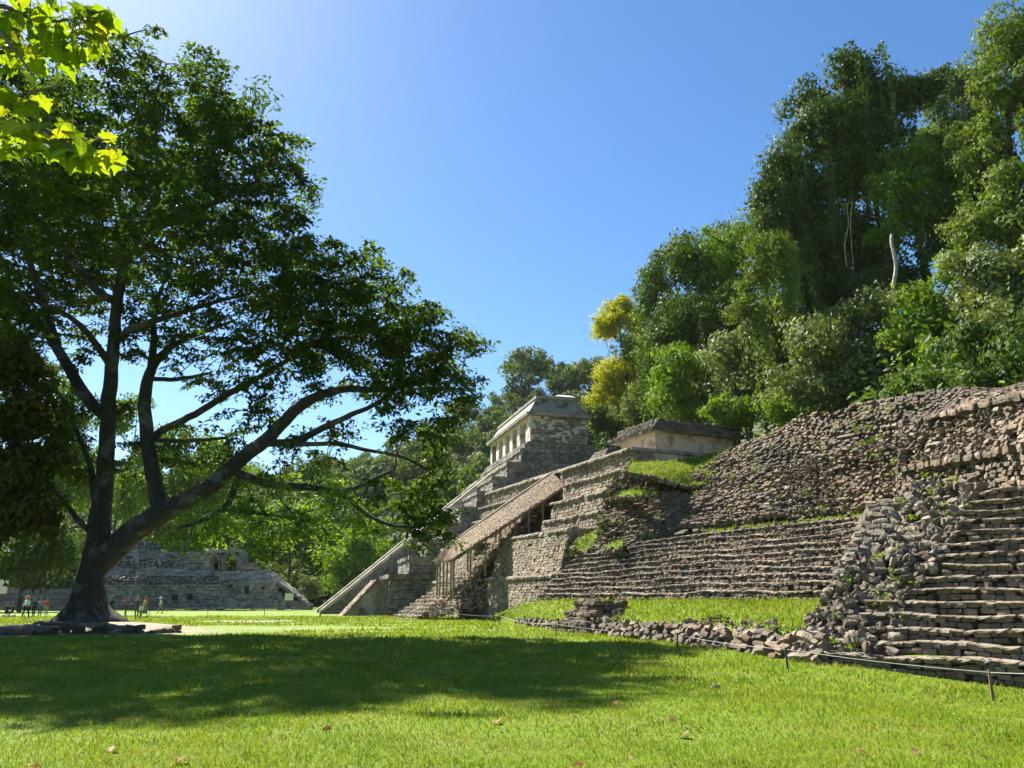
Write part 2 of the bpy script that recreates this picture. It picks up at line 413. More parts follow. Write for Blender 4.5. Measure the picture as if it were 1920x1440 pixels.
def inner_leaves(cen, rad, n, ln):
    """leaves inside the crown, so that it is opaque and dark in its depth"""
    w = rad**3; i = rng.choice(len(cen), n, p=w/w.sum()); P = cen[i]+rdir(n)*(rad[i]*rng.random(n)**.4*.72)[:, None]
    L = ln*1.5*np.exp(rng.normal(size=n)*.2)
    return leaves(P, rdir(n), unit(rdir(n)+np.array((0, -.4, .6))), L, L*.7)
def limb_path(a, b, n=6, sag=.12, seed=0):
    a = np.asarray(a, float); b = np.asarray(b, float); t = np.linspace(0, 1, n)[:, None]; L = np.linalg.norm(b-a)
    w = np.sin(np.pi*t)*L*sag
    return a+(b-a)*t+w*np.array((math.sin(seed*2.3), math.cos(seed*1.7), .35))*.7
# ================================================================== SETTING
TREE = np.array((-21.9, 42.0))
def gz(X, Y):
    X = np.asarray(X, float); Y = np.asarray(Y, float)
    z = -.36*np.exp(-((X-12.5)**2/26+(Y-14.5)**2/30))
    z = z+.42*np.exp(-(((X-TREE[0])/5.2)**2+((Y-TREE[1])/4.2)**2)**2)
    near = 1/(1+np.exp((np.hypot(X, Y)-130)/12))
    return z+near*(.025*np.sin(X*.9+Y*.35)+.02*np.sin(Y*1.1-X*.5+2)+.03*np.sin(X*.21+1)*np.sin(Y*.17))-.02
def grass_mat():
    m, nt, N, L, b = nmat('lawn_grass')
    pos = N.new('ShaderNodeNewGeometry').outputs['Position']
    n1 = noise(nt, 26.0, 6, .7, pos); n2 = noise(nt, .5, 5, .6, pos); n3 = noise(nt, 3.2, 5, .65, pos)
    c = ramp(nt, n1, [(.28, (.06, .105, .006)), (.5, (.125, .205, .01)), (.72, (.2, .285, .018))])
    c = mix(nt, ramp(nt, n2, [(.42, (0, 0, 0)), (.62, (.6,)*3)]), c, (.155, .19, .024))
    c = mix(nt, ramp(nt, n3, [(.6, (0, 0, 0)), (.72, (.4,)*3)]), c, (.16, .15, .045))
    # trodden earth round the tree and on the path beside it
    sx = N.new('ShaderNodeSeparateXYZ'); L.new(pos, sx.inputs[0])
    def ell(cx, cy, rx, ry):
        a = math_n(nt, 'POWER', math_n(nt, 'ABSOLUTE', math_n(nt, 'DIVIDE', math_n(nt, 'SUBTRACT', sx.outputs[0], cx), rx)), 2.0)
        c_ = math_n(nt, 'POWER', math_n(nt, 'ABSOLUTE', math_n(nt, 'DIVIDE', math_n(nt, 'SUBTRACT', sx.outputs[1], cy), ry)), 2.0)
        return math_n(nt, 'SUBTRACT', 1.0, math_n(nt, 'ADD', a, c_))
    e = math_n(nt, 'MAXIMUM', ell(TREE[0], TREE[1]-1, 8, 5.5), math_n(nt, 'MAXIMUM', ell(-14, 46, 3.2, 1.2), math_n(nt, 'MAXIMUM', ell(-19.5, 59, 3.6, 3.2), ell(-40, 50, 16, 6))))
    e = math_n(nt, 'ADD', e, math_n(nt, 'MULTIPLY', math_n(nt, 'SUBTRACT', n3, .5), 2.6))
    e = ramp(nt, e, [(.15, (0, 0, 0)), (.5, (1, 1, 1))])
    d = ramp(nt, n1, [(.3, (.16, .13, .095)), (.7, (.36, .31, .24))])
    c = mix(nt, e, c, d)
    L.new(c, b.inputs['Base Color']); b.inputs['Roughness'].default_value = .85; b.inputs['Specular IOR Level'].default_value = .15
    bump(nt, math_n(nt, 'ADD', n1, n3), .9, .05, b)
    return m
M['grass'] = grass_mat()
def axis(lo, hi, fine):
    out = []
    for a, b_, s in fine: out += list(np.arange(a, b_, s))
    return np.unique(np.array([lo]+out+[hi]))
gx = axis(-900, 900, [(-900, -100, 50), (-100, -40, 6), (-40, 30, .8), (30, 100, 6), (100, 900, 50)])
gy = axis(-300, 1200, [(-300, -20, 40), (-20, 4, 3), (4, 70, .8), (70, 140, 5), (140, 1200, 60)])
GX, GY = np.meshgrid(gx, gy)
mb = MB(); mb.grid(np.stack([GX, GY, gz(GX, GY)], -1))
tag(mb.obj('lawn', M['grass'], smooth=True), 'mown grass plaza in front of the stone ruins', 'lawn', kind='structure')

# steep jungle hillside behind the ruins, lofted up from its foot line
M['litter'] = plain_mat('forest_floor', (.04, .05, .018), .95, .5, 1.5, .6)
EF = np.array([(58, 2, 7.5), (36, 16, 8.2), (25, 29, 9.2), (21.5, 40, 10.8), (20.5, 50, 11.6), (21, 60, 11.8), (21, 72, 12), (18, 84, 12), (14, 100, 11), (16, 130, 6), (34, 170, 3)], float)
def _res(P, n):
    s = np.r_[0, np.cumsum(np.linalg.norm(np.diff(P[:, :2], axis=0), axis=1))]; t = np.linspace(0, s[-1], n)
    return np.stack([np.interp(t, s, P[:, i]) for i in range(3)], 1)
EFR = _res(EF, 60)
tn = np.gradient(EFR[:, :2], axis=0); tn = unit(tn); EN = np.stack([tn[:, 1], -tn[:, 0]], 1)
for _ in range(6): EN[1:-1] = unit(EN[:-2]+EN[1:-1]*2+EN[2:])
HD = np.array([-7, -3, 0, 4, 9, 15, 22, 30, 40, 55, 75, 100, 140], float)
HZ = np.array([-9, -3.0, 0, 2.8, 6.8, 11.5, 16.5, 21.5, 27, 33, 38, 41, 42], float)
P = np.zeros((60, len(HD), 3)); P[..., :2] = EFR[:, None, :2]+EN[:, None]*HD[None, :, None]
P[..., 2] = np.maximum(EFR[:, None, 2]+HZ[None], -1.0)+wob(P, .12)*1.2*(HD[None] > 2)
HILLP = P
mb = MB(); mb.grid(P); tag(mb.obj('hillside', M['litter'], smooth=True), 'steep wooded slope rising behind the ruins', 'hillside', kind='structure')
_hv = P.reshape(-1, 3)
def hill_z(X, Y):
    d = (_hv[:, 0]-X)**2+(_hv[:, 1]-Y)**2; i = np.argsort(d)[:4]; w = 1/(d[i]+.3)
    return float((_hv[i, 2]*w).sum()/w.sum())
# far hill whose crest shows over the temple and under the big tree
RID = [(1330, 640, 250), (1210, 690, 265), (1130, 738, 275), (1060, 738, 285), (1000, 760, 290), (905, 796, 300), (850, 838, 310), (770, 872, 320), (690, 905, 335), (600, 925, 350), (480, 945, 370), (330, 950, 390), (150, 955, 400), (-100, 960, 420), (-400, 980, 450)]
RP = np.array([pt(a, b_, Y=c) for a, b_, c in RID])
BS = np.array([(105, 150, 0), (80, 150, 0), (45, 150, 0), (22, 152, 0), (5, 155, 0), (-15, 158, 0), (-32, 162, 0), (-50, 168, 0), (-72, 176, 0), (-95, 185, 0), (-125, 195, 0), (-160, 205, 0), (-200, 215, 0), (-250, 225, 0), (-330, 235, 0)], float)
RP = _res(RP, 40); BS = _res(BS, 40)
v = np.array([0, .08, .2, .34, .5, .68, .85, 1.0, 1.15, 1.5])[None, :, None]
prof = np.array([-1.5/40, .04, .16, .34, .54, .74, .9, 1.0, .96, .5])
FP = BS[:, None]*(1-v)+RP[:, None]*v; FP[..., 2] = RP[:, None, 2]*prof[None]+wob(FP, .035)*4.0*(prof[None] > .1)*(prof[None] < .97)
mb = MB(); mb.grid(FP); tag(mb.obj('far_hill', M['litter'], smooth=True), 'forested hill far behind the stepped temple', 'hill', kind='structure')
# ================================================================== RUINS ON THE RIGHT
def line(P, t):
    P = np.asarray(P, float); s = np.r_[0, np.cumsum(np.linalg.norm(np.diff(P, axis=0), axis=1))]; s /= s[-1]
    return np.array([np.interp(t, s, P[:, i]) for i in range(3)])
# --- wide stepped terrace in the middle (ten tall steps) -------------------------------------------
A_ = np.array([(1.7, 52.4, 1.5), (9.1, 37.2, 1.55), (12.4, 30.5, 1.5), (14.2, 26.6, 1.5)])
B_ = np.array([pt(1098, 1031, 4.75), pt(1330, 1001, 5.14), pt(1625, 970, 5.14), pt(1765, 950, 5.14)])
root = thing('stepped_terrace', A_[1], 'wide dark terrace of ten tall uneven stone steps above the grass ledge', 'terrace')
st = Stones(); core = MB(); NS = 10; NT = 26
for i in range(NS):
    f0, f1 = i/NS, (i+1)/NS
    for k in range(NT):
        t0, t1 = k/NT, (k+1)/NT
        def q(t, f, zf, pull=0):
            a, b_ = line(A_, t), line(B_, t); p = a+(b_-a)*f; p[2] = a[2]+(b_[2]-a[2])*zf
            w = .04*math.sin(t*23+i*1.9)+.03*math.sin(t*57+i*.7)+.04*math.sin(t*11+i*.6)
            p[2] += w*(zf > 0)*(zf < .99); p[:2] += unit(b_-a)[:2]*(.06*math.sin(t*31+i*2.7))
            return p
        P00, P10, P01, P11 = q(t0, f0, f0), q(t1, f0, f0), q(t0, f0+.012, f1), q(t1, f0+.012, f1)
        st.wall(P00, P10, P01, P11, .15, .27, .34, 'block', jit=.12, tilt=.035, miss=.02, proud=.26)
        core_quad(core, P00, P10, P01, P11, .12, res=2)
        T0, T1 = q(t0, f1, f1), q(t1, f1, f1)
        core_quad(core, P01, P11, T0, T1, .03, res=2)
        # flat cap stones form the tread edge, its sunlit line put into their colour
        up = np.array((0, 0, .09)); st.wall(P01-up*.7, P11-up*.7, P01+up*.3, P11+up*.3, .2, .27, .42, 'cap', jit=.1, tilt=.03, miss=.07, proud=.35)
st.emit(root, M['stone'], 300, core, capmat=M['cap'])

# --- near stairs at the right edge --------------------------------------------------------------
a2 = math.radians(41); D2 = np.array((math.sin(a2), -math.cos(a2), 0)); I2 = np.array((math.cos(a2), math.sin(a2), 0))
O2 = np.array((7.75, 21.55, -.05)); RISE, RUN = .315, .398
root = thing('stone_stairs', O2+D2*4, 'broad flight of brown stone steps beside the rope at the right', 'stairs')
st = Stones(); core = MB()
LEFT = [0.0, 2.55, 2.75, 2.9, 2.75, 2.75, 3.1, 3.4, 3.5, 3.7, 3.9, 4.1, 4.3, 4.5, 4.6]     # where each step begins, metres from the corner
for i in range(15):
    L0 = max(0.0, LEFT[i]-1.7); xs = np.linspace(L0, 13, 14)
    for k in range(13):
        def q(x, up, back=0.0):
            p = O2+D2*x+I2*(i*RUN+back); w = .03*math.sin(x*2.1+i*1.3)+.02*math.sin(x*5.3+i)
            dip = -.5*min(1, max(0, (x-1)/9)) if (i == 0 and not up) else 0.0
            p[2] = O2[2]+i*RISE+(RISE if up else 0)+w+dip; return p+I2*.05*math.sin(x*3+i*2.2)
        P00, P10, P01, P11 = q(xs[k], 0), q(xs[k+1], 0), q(xs[k], 1, .02), q(xs[k+1], 1, .02)
        st.wall(P00, P10, P01, P11, .13, .26, .36, 'block', jit=.12, tilt=.03, miss=.01, proud=.28)
        core_quad(core, P00, P10, P01, P11, .10, res=3)
        T0, T1 = q(xs[k], 1, RUN), q(xs[k+1], 1, RUN); core_quad(core, P01, P11, T0, T1, .02, res=3)
        up = np.array((0, 0, .085)); st.wall(P01-up*.75-I2*.05, P11-up*.75-I2*.05, P01+up*.25-I2*.05, P11+up*.25-I2*.05, .2, .29, .46, 'cap', jit=.1, tilt=.025, miss=.04, proud=.24)
    p0 = q(L0, 0); p1 = q(L0, 1)
    if i: core.quad(p0, p1, p1+I2*2, p0+I2*2)
st.emit(root, M['step'], 300, core, capmat=M['cap'])

# --- collapsed rubble between the terrace and the stairs ------------------------------------------
root = thing('rubble_heap', pt(1600, 1215, 0.1), 'pale heap of tumbled loose stones spilling down between terrace and right stairs', 'rubble')
st = Stones(); core = MB()
SP = [  # rows from the bottom: left and right pixel with height
    [(1508, 1228, .05), (1672, 1240, .02)], [(1530, 1188, .75), (1690, 1190, .85)], [(1545, 1150, 1.2), (1712, 1150, 1.30)], [(1570, 1112, 1.80), (1735, 1112, 1.80)],
    [(1600, 1075, 2.6), (1775, 1075, 2.5)], [(1632, 1035, 3.6), (1815, 1030, 3.35)], [(1690, 990, 4.6), (1840, 985, 4.2)], [(1730, 955, 5.2), (1850, 950, 4.75)]]
def stair_pt(px, z, lift):
    """point on the stair slope, seen in column px, at height z"""
    f = (z-O2[2])/RISE*RUN; a, _ = ray(px, 1122-(z-1.6)*45)
    # solve (O2 + D2 x + I2 f) . on the column
    b0 = O2+I2*f; x = (a*b0[1]-b0[0])/(D2[0]-a*D2[1]); p = b0+D2*x; p[2] = z+lift; return p
ROW = [[stair_pt(r[0][0], r[0][2], .12), stair_pt(r[1][0], r[1][2], .15)] for r in SP]
for i in range(len(ROW)-1):
    (a, b_), (c, d) = ROW[i], ROW[i+1]
    core_quad(core, a, b_, c, d, .18, amp=.15, res=.6)
    nrm = unit(np.cross(b_-a, c-a))
    area = np.linalg.norm(b_-a)*np.linalg.norm(c-a)
    def fn(u, w_, a=a, b_=b_, c=c, d=d, nrm=nrm):
        p = (a*(1-u)+b_*u)*(1-w_)+(c*(1-u)+d*u)*w_
        return p+nrm*.22*wob(p, 1.1), nrm
    st.scatter(int(area*40), fn, .2, lift=.15)
    # outer shoulder of the heap down to the ledge
l0 = [r[0] for r in ROW]
for i in range(len(ROW)-1):
    a, c = l0[i], l0[i+1]; e = np.array((-.75, .1, -.9)); e2 = e*np.array((1, 1, 1.0))
    core_quad(core, a+e, a, c+e2, c, .1, res=.6)
    nrm = unit(np.array((-.6, -.35, .6)))
    def fn(u, w_, a=a, c=c): return (a+e*u)*(1-w_)+(c+e2*u)*w_, nrm
    st.scatter(int(np.linalg.norm(c-a)*24), fn, .19, lift=.12)
st.emit(root, M['rubble'], 300, core)
# remnant of the stair's side wall, standing proud of the rubble
root = thing('balustrade_wall', stair_pt(1600, 1.6, 0), 'short leaning strip of pale stair side wall left of the rubble', 'wall')
st = Stones(); core = MB()
a, c = stair_pt(1596, 1.75, .5)+np.array((-.1, .5, 0)), stair_pt(1668, 3.9, .75)+np.array((-.1, .5, 0))
w_ = np.array((.85, -.25, 0))
for (p, q_, p2, q2) in ((a-np.array((.35, 0, 1.3)), a-np.array((0, 0, 0)), c-np.array((.35, 0, 1.2)), c),):
    pass
st.wall(a+w_*0-np.array((.2, .3, 1.6)), a+w_-np.array((0, .3, 1.6)), a, a+w_, .17, .34, .3, 'block', jit=.15, tilt=.08)
st.wall(a, a+w_, c, c+w_, .2, .32, .26, 'block', jit=.2, tilt=.1, amp=.05)
st.wall(c-np.array((.3, 0, 1.8)), a-np.array((.3, 0, 1.8)), c, a, .2, .34, .3, 'block', jit=.15, tilt=.08)
st.wall(a+w_-np.array((0, 0, 1.2)), c+w_-np.array((0, 0, 1.2)), a+w_, c+w_, .2, .34, .3, 'block', jit=.15, tilt=.08)
core_quad(core, a, a+w_, c, c+w_, .12); core_quad(core, a+w_-np.array((0, 0, 1.2)), c+w_-np.array((0, 0, 1.2)), a+w_, c+w_, .14)
core_quad(core, c-np.array((.3, 0, 1.8)), a-np.array((.3, 0, 1.8)), c, a, .1)
core_quad(core, a-np.array((.2, .3, 1.6)), a+w_-np.array((0, .3, 1.6)), a, a+w_, .1)
st.emit(root, M['rubble'], 300, core)

# --- long rubble slope and upper walls of the right-hand pyramid ----------------------------------
CAVE = [(1652, 968), (1668, 934), (1676, 927), (1688, 940), (1698, 962), (1696, 968)]
def in_cave(x, y): return bool(poly_in(CAVE, np.array([x]), np.array([y]))[0])
root = thing('ruined_pyramid', pt(1480, 984, 5.2), 'long brown rubble slope of the collapsed pyramid below the jungle', 'pyramid')
st = Stones(); core = MB()
LO = [(1106, 1024, 4.95), (1190, 1014, 5.1), (1330, 994, 5.6), (1480, 978, 5.6), (1628, 962, 5.6), (1700, 952, 5.5), (1765, 945, 5.3)]
HI = [(1150, 897, 9.9), (1236, 905, 9.5), (1350, 864, 11.2), (1480, 801, 12.3), (1640, 758, 11.6), (1740, 742, 11.0), (1800, 733, 10.6)]
LOP = [pt(*p[:2], z=p[2]) for p in LO]; HIP = [pt(*p[:2], z=p[2]) for p in HI]
for i in range(len(LO)-1):
    mid0 = None
    a, b_, c, d = LOP[i], LOP[i+1], HIP[i], HIP[i+1]
    dn = np.array((-.7, -.35, 1.3)); st.wall(a-dn, b_-dn, a, b_, .18, .32, .3, 'block', jit=.3, tilt=.15); core_quad(core, a-dn, b_-dn, a, b_, .12)
    n = 6
    for k in range(n):
        f0, f1 = k/n, (k+1)/n
        prof = lambda f: f+.05*math.sin(f*2*math.pi*3)
        def q(p, h, f):
            r = p+(h-p)*f; r[2] = p[2]+(h[2]-p[2])*(f+.045*math.sin(f*2*math.pi*4+i*.5)); return r
        P00, P10, P01, P11 = q(a, c, f0), q(b_, d, f0), q(a, c, f1), q(b_, d, f1)
        st.wall(P00, P10, P01, P11, .15, .28, .30, 'mix', jit=.34, miss=.04, amp=.35, skip=in_cave)
        core_quad(core, P00, P10, P01, P11, .17, amp=.35, skip=in_cave, res=.8)
# right-hand tiers
T1L = [(1690, 957, 5.25), (1800, 942, 5.0), (1920, 925, 4.6), (2060, 905, 4.3)]
T1H = [(1692, 880, 7.0), (1857, 850, 6.4), (1920, 838, 6.1), (2060, 812, 5.7)]
T2H = [(1700, 794, 9.6), (1840, 760, 8.8), (1920, 742, 8.3), (2060, 712, 7.6)]
T3H = [(1740, 742, 11.0), (1800, 733, 10.6), (1885, 738, 10.0), (2000, 715, 9.3)]
g = lambda Ls: [pt(*p[:2], z=p[2]) for p in Ls]
t1l, t1h, t2h, t3h = g(T1L), g(T1H), g(T2H), g(T3H)
t1l = [p-np.array((.3, .1, 2.4)) for p in t1l]
back = np.array((.35, .12, 0))
for i in range(3):
    for lo, hi, ch, am in ((t1l, t1h, .19, .06), ([p+back for p in t1h], t2h, .2, .26), ([p+back*1.5 for p in t2h], t3h, .2, .2)):
        st.wall(lo[i], lo[i+1], hi[i], hi[i+1], ch*.85, .32, .30, 'mix' if am > .2 else 'block', jit=.26, tilt=.07, miss=.02, amp=am)
        core_quad(core, lo[i], lo[i+1], hi[i], hi[i+1], .12, amp=am, res=.8)
    for hi in (t1h, t2h):            # overhanging cornice stones that throw the dark lines between tiers
        up = np.array((0, 0, .2)); ov = np.array((-.16, -.08, 0))
        st.wall(hi[i]-up+ov, hi[i+1]-up+ov, hi[i]+ov+up*.3, hi[i+1]+ov+up*.3, .26, .5, .6, 'block', jit=.15, tilt=.05, miss=.05)
    for hi, k in ((t1h, 1), (t2h, 1.5)):
        core_quad(core, hi[i], hi[i+1], hi[i]+back*k*2.5, hi[i+1]+back*k*2.5, .03, res=2)
        st.wall(hi[i], hi[i+1], hi[i]+back*k*1.4, hi[i+1]+back*k*1.4, .4, .5, .14, 'block', jit=.2, tilt=.06, miss=.1)
# left return of the upper tiers
for lo, hi in ((t1l, t1h), (t1h, t2h)):
    p, q_ = lo[0], hi[0]; r = np.array((1.2, 2.6, 0))
    st.wall(p+r, p, q_+r, q_, .2, .4, .34, 'block', jit=.2, tilt=.08); core_quad(core, p+r, p, q_+r, q_, .12)
# cap of tumbled stones along the crest
for i in range(1, len(HIP)-1):
    a, b_ = HIP[i], HIP[i+1]
    def fn(u, w_, a=a, b_=b_): return a+(b_-a)*u+np.array((1.2, .5, .1))*w_, np.array((0, 0, 1.0))
    st.scatter(int(np.linalg.norm(b_-a)*14), fn, .25, lift=.1)
    core.quad(a, b_, b_+np.array((3, 1.2, .2)), a+np.array((3, 1.2, .2)))
st.emit(root, M['stone'], 300, core)
# corbelled cave mouth in the slope
PYR = root
mbc = MB(); cp = [pt(x, y, Y=37.2) for x, y in CAVE]; off = np.array((1.3, 2.6, .2))
for i in range(len(cp)):
    a, b_ = cp[i]-off*.35, cp[(i+1) % len(cp)]-off*.35
    mbc.quad(a, b_, b_+off*1.2, a+off*1.2)
cc = sum(cp)/len(cp)
for i in range(len(cp)):
    a, b_ = cp[i]+off*.85, cp[(i+1) % len(cp)]+off*.85; mbc.quad(a, b_, cc+off*.85, cc+off*.85+np.array((0, 0, .01)))
mbc.obj('cave_niche', M['core'], root)

# --- grass banks lying on the ruins ----------------------------------------------------------------
def bank(name, label, rows, par=None):
    mb = MB(); P = np.array([[pt(*p[:2], z=p[2]) for p in r] for r in rows])
    # refine
    a, b_ = P.shape[:2]; n = 5
    ui = np.linspace(0, b_-1, (b_-1)*n+1); vi = np.linspace(0, a-1, (a-1)*n+1)
    Q = np.stack([[np.array([np.interp(u, range(b_), [np.interp(v_, range(a), P[:, j, k]) for j in range(b_)]) for k in range(3)]) for u in ui] for v_ in vi])
    Q[..., 2] += .06*wob(Q, 2.2)
    mb.grid(Q); o = mb.obj(name, M['grass'], smooth=True)
    tag(o, label, 'grass', kind='structure'); BANKS.append(Q); return o
BANKS = []
bank('grass_bank', 'bright green grass bank left of the rubble slope beside the tiered wall', [[(1074, 1031, 4.72), (1120, 1035, 4.55), (1165, 1028, 4.5)], [(1086, 1008, 5.65), (1130, 1004, 5.75), (1180, 1006, 5.55)], [(1146, 988, 6.5), (1168, 983, 6.65), (1190, 978, 6.8)]])
bank('grass_bank', 'long thin strip of grass along the terrace edge under the rubble slope', [[(1322, 1001, 5.15), (1420, 992, 5.15), (1520, 982, 5.15), (1628, 971, 5.15)], [(1345, 992, 5.75), (1430, 984, 5.8), (1530, 973, 5.8), (1632, 964, 5.75)]])
bank('grass_bank', 'grass slope below the plastered end wall of the small temple', [[(1172, 884, 9.75), (1220, 893, 9.4), (1290, 912, 8.95), (1322, 908, 9.1)], [(1180, 874, 10.45), (1235, 876, 10.55), (1300, 880, 10.5), (1352, 868, 11.15)], [(1190, 868, 11.1), (1240, 866, 11.3), (1310, 858, 12.0), (1372, 842, 12.7)]])
bank('grass_bank', 'small grass patch above the dark corner of the tiered wall', [[(1148, 934, 8.3), (1185, 932, 8.0), (1222, 926, 8.1)], [(1160, 924, 8.75), (1190, 920, 8.5), (1215, 920, 8.5)]])
bank('grass_bank', 'thin grass tuft line high on the middle of the rubble slope', [[(1400, 938, 8.0), (1440, 934, 8.05), (1476, 929, 8.1)], [(1408, 930, 8.35), (1440, 927, 8.4), (1470, 925, 8.4)]])

# stones half sunk in the margins of the banks
st = Stones()
for q in BANKS:
    for e, k in ((q[0], 5), (q[:, 0], 3), (q[:, -1], 3)):
        for a, b_ in zip(e[:-1], e[1:]):
            def fn(u, w_, a=a, b_=b_): return a+(b_-a)*u+np.array((-.12, -.1, -.22*w_)), np.array((0, 0, 1.0))
            st.scatter(max(1, int(np.linalg.norm(b_-a)*k*1.6)), fn, .24, lift=.08)
st.emit(PYR, M['stone'], 0)
# --- grass ledge in front of the stepped terrace ----------------------------------------------------
RW = [(1545, 1246), (1440, 1229), (1360, 1216), (1270, 1204), (1180, 1195), (1100, 1187), (1020, 1177), (965, 1168), (920, 1163)]
RWP = np.array([pt(a, b_, z=0) for a, b_ in RW])
TOPL = np.array([(12.9, 29.6, 1.45), (11.4, 32.6, 1.5), (10.2, 35.2, 1.5), (8.7, 38.3, 1.5), (6.9, 41.9, 1.5), (5.1, 45.6, 1.5), (2.9, 49.6, 1.5), (1.0, 53.6, 1.4), (-1.2, 59.5, .35)])
hw = np.array([.75, .8, .85, .75, .65, .55, .45, .3, .1])
P = []
for i in range(len(RWP)):
    a, b_ = RWP[i].copy(), TOPL[i]; dv = b_-a
    col = []
    for v_, z_ in ((0, -.15), (.10, hw[i]*.55), (.24, hw[i]), (.45, None), (.7, None), (1.0, b_[2]), (1.15, b_[2])):
        p = a+dv*v_
        p[2] = z_ if z_ is not None else hw[i]+(b_[2]-hw[i])*(v_-.24)/.76+.12*math.sin((v_-.24)/.76*math.pi)
        col.append(p)
    P.append(col)
P = np.array(P)
def refine(P, nu, nv):
    a, b_ = P.shape[:2]; ui = np.linspace(0, b_-1, (b_-1)*nv+1); vi = np.linspace(0, a-1, (a-1)*nu+1)
    T_ = np.stack([[np.interp(vi, range(a), P[:, j, k]) for k in range(3)] for j in range(b_)])      # (b,3,nvi)
    return np.stack([[np.interp(ui, range(b_), T_[:, k, q_]) for k in range(3)] for q_ in range(len(vi))]).transpose(0, 2, 1)
Q = refine(P, 8, 4); Q[..., 2] += .06*wob(Q, 1.6)+.04*wob(Q, 3.7)
mb = MB(); mb.grid(Q); LEDGE = Q
tag(mb.obj('grass_ledge', M['grass'], smooth=True), 'raised grass ledge at the foot of the stepped terrace', 'grass', kind='structure')
root = thing('rubble_wall', RWP[3], 'low broken edge of rubble stones holding up the grass ledge', 'wall')
st = Stones(); core = MB()
for i in range(len(RWP)-2):
    a, b_ = RWP[i], RWP[i+1]; ia, ib = P[i][2], P[i+1][2]
    L_ = np.linalg.norm(b_-a)
    st.wall(b_-np.array((0, 0, .12)), a-np.array((0, 0, .12)), P[i+1][1]+np.array((0, 0, .08)), P[i][1]+np.array((0, 0, .08)), .2, .42, .36, 'block', jit=.3, tilt=.15, miss=.08, proud=.6)
    def fn(u, w_, i=i):
        p = (P[i][1]*(1-u)+P[i+1][1]*u)*(1-w_)+(P[i][2]*(1-u)+P[i+1][2]*u)*w_
        return p+np.array((0, 0, .12*wob(p, 1.9))), unit(np.array((-.4, -.2, .9)))
    k = (16, 30, 34, 24, 16, 12, 8)[i]
    st.scatter(int(L_*k), fn, .14, lift=.05, flat=.5)
st.emit(root, M['stone'], 300)
# small dark stepped block with a bent metal pipe on it
c0 = pt(1075, 1186, z=0)
root = thing('stone_block_stair', c0, 'small dark three-course stone stair block set into the grass ledge', 'stairs')
st = Stones(); core = MB(); r_ = unit(np.array((.45, -.89, 0))); o_ = unit(np.array((.89, .45, 0)))
c0 = c0-r_*.2
for i, (hw_, z0, z1) in enumerate(((1.5, -.1, .5), (1.15, .5, .98), (.85, .98, 1.5))):
    b0 = c0+o_*(.1+i*.42)
    for x0, x1 in ((-hw_, hw_),):
        A0, A1 = b0+r_*x0, b0+r_*x1
        Z = lambda p, z: np.array((p[0], p[1], z))
        st.wall(Z(A0, z0), Z(A1, z0), Z(A0, z1), Z(A1, z1), .24, .5, .4, 'block', jit=.1, tilt=.04)
        st.wall(Z(A1, z0), Z(A1+o_*1.6, z0), Z(A1, z1), Z(A1+o_*1.6, z1), .24, .5, .4, 'block', jit=.15, tilt=.06)
        st.wall(Z(A0, z1), Z(A1, z1), Z(A0+o_*.5, z1), Z(A1+o_*.5, z1), .4, .6, .14, 'block', jit=.1, tilt=.04)
        core.box(Z(b0+o_*1.0, (z0+z1)/2-.05), (1, 1, 1), np.stack([r_*(hw_*2-.3), o_*1.7, np.array((0, 0, z1-z0-.1))], 1))
def fn(u, w_): return c0+r_*(1.2+1.0*u)+o_*(.2+1.6*w_)+np.array((0, 0, .35+.5*w_)), np.array((0, 0, 1.0))
st.scatter(40, fn, .24, lift=.15)
st.emit(root, M['stone'], 300, core)
mb = MB(); b0 = c0+o_*1.15+r_*.15+np.array((0, 0, 1.48))
pp = [b0+np.array((0, 0, .0)), b0+r_*-.16+np.array((0, 0, .14)), b0+r_*-.15+np.array((0, 0, .32)), b0+r_*.05+np.array((0, 0, .5)), b0+r_*.42+np.array((0, 0, .72))]
mb.tube(pp, .045, 8); M['iron'] = plain_mat('weathered_iron', (.2, .2, .19), .6, .3, 8, .2, .6)
tag(mb.obj('bent_pipe', M['iron'], smooth=True), 'bent grey metal pipe sticking up from the small dark stair block', 'pipe')
# ================================================================== SMALL TEMPLE WITH THE ROOFED STAIRWAY
T = frame(24, (9.0, 57.6))
root = thing('tiered_temple', T(-10, -7, 0), 'low ruined temple on tiered walls with a roofed stairway in its front', 'temple')
st = Stones(); core = MB()
def face(x0, x1, y0, z0, y1, z1, ch=.21, lw=.29, dep=.26, amp=.05, jit=.13, kind='lite', ds=0.0, F=T, st_=None, co=None, mis=.01, xi0=0.0, xi1=0.0):
    s_ = st if st_ is None else st_; c_ = core if co is None else co
    P = (F(x0, y0, z0), F(x1, y0, z0), F(x0+xi0, y1, z1), F(x1+xi1, y1, z1))
    s_.wall(*P, ch, lw, dep, kind, jit=jit, tilt=.05, amp=amp, miss=mis); core_quad(c_, *P, .1, amp=amp, res=1.5)
def ledge(x0, x1, y0, y1, z, F=T, cap=True, st_=None, co=None):
    s_ = st if st_ is None else st_; c_ = core if co is None else co
    core_quad(c_, F(x0, y0, z), F(x1, y0, z), F(x0, y1, z), F(x1, y1, z), .03, res=2)
    if cap: s_.wall(F(x0, y0-.08, z), F(x1, y0-.08, z), F(x0, y0+.5, z), F(x1, y0+.5, z), .55, .6, .16, 'block', jit=.12, tilt=.04, miss=.08)
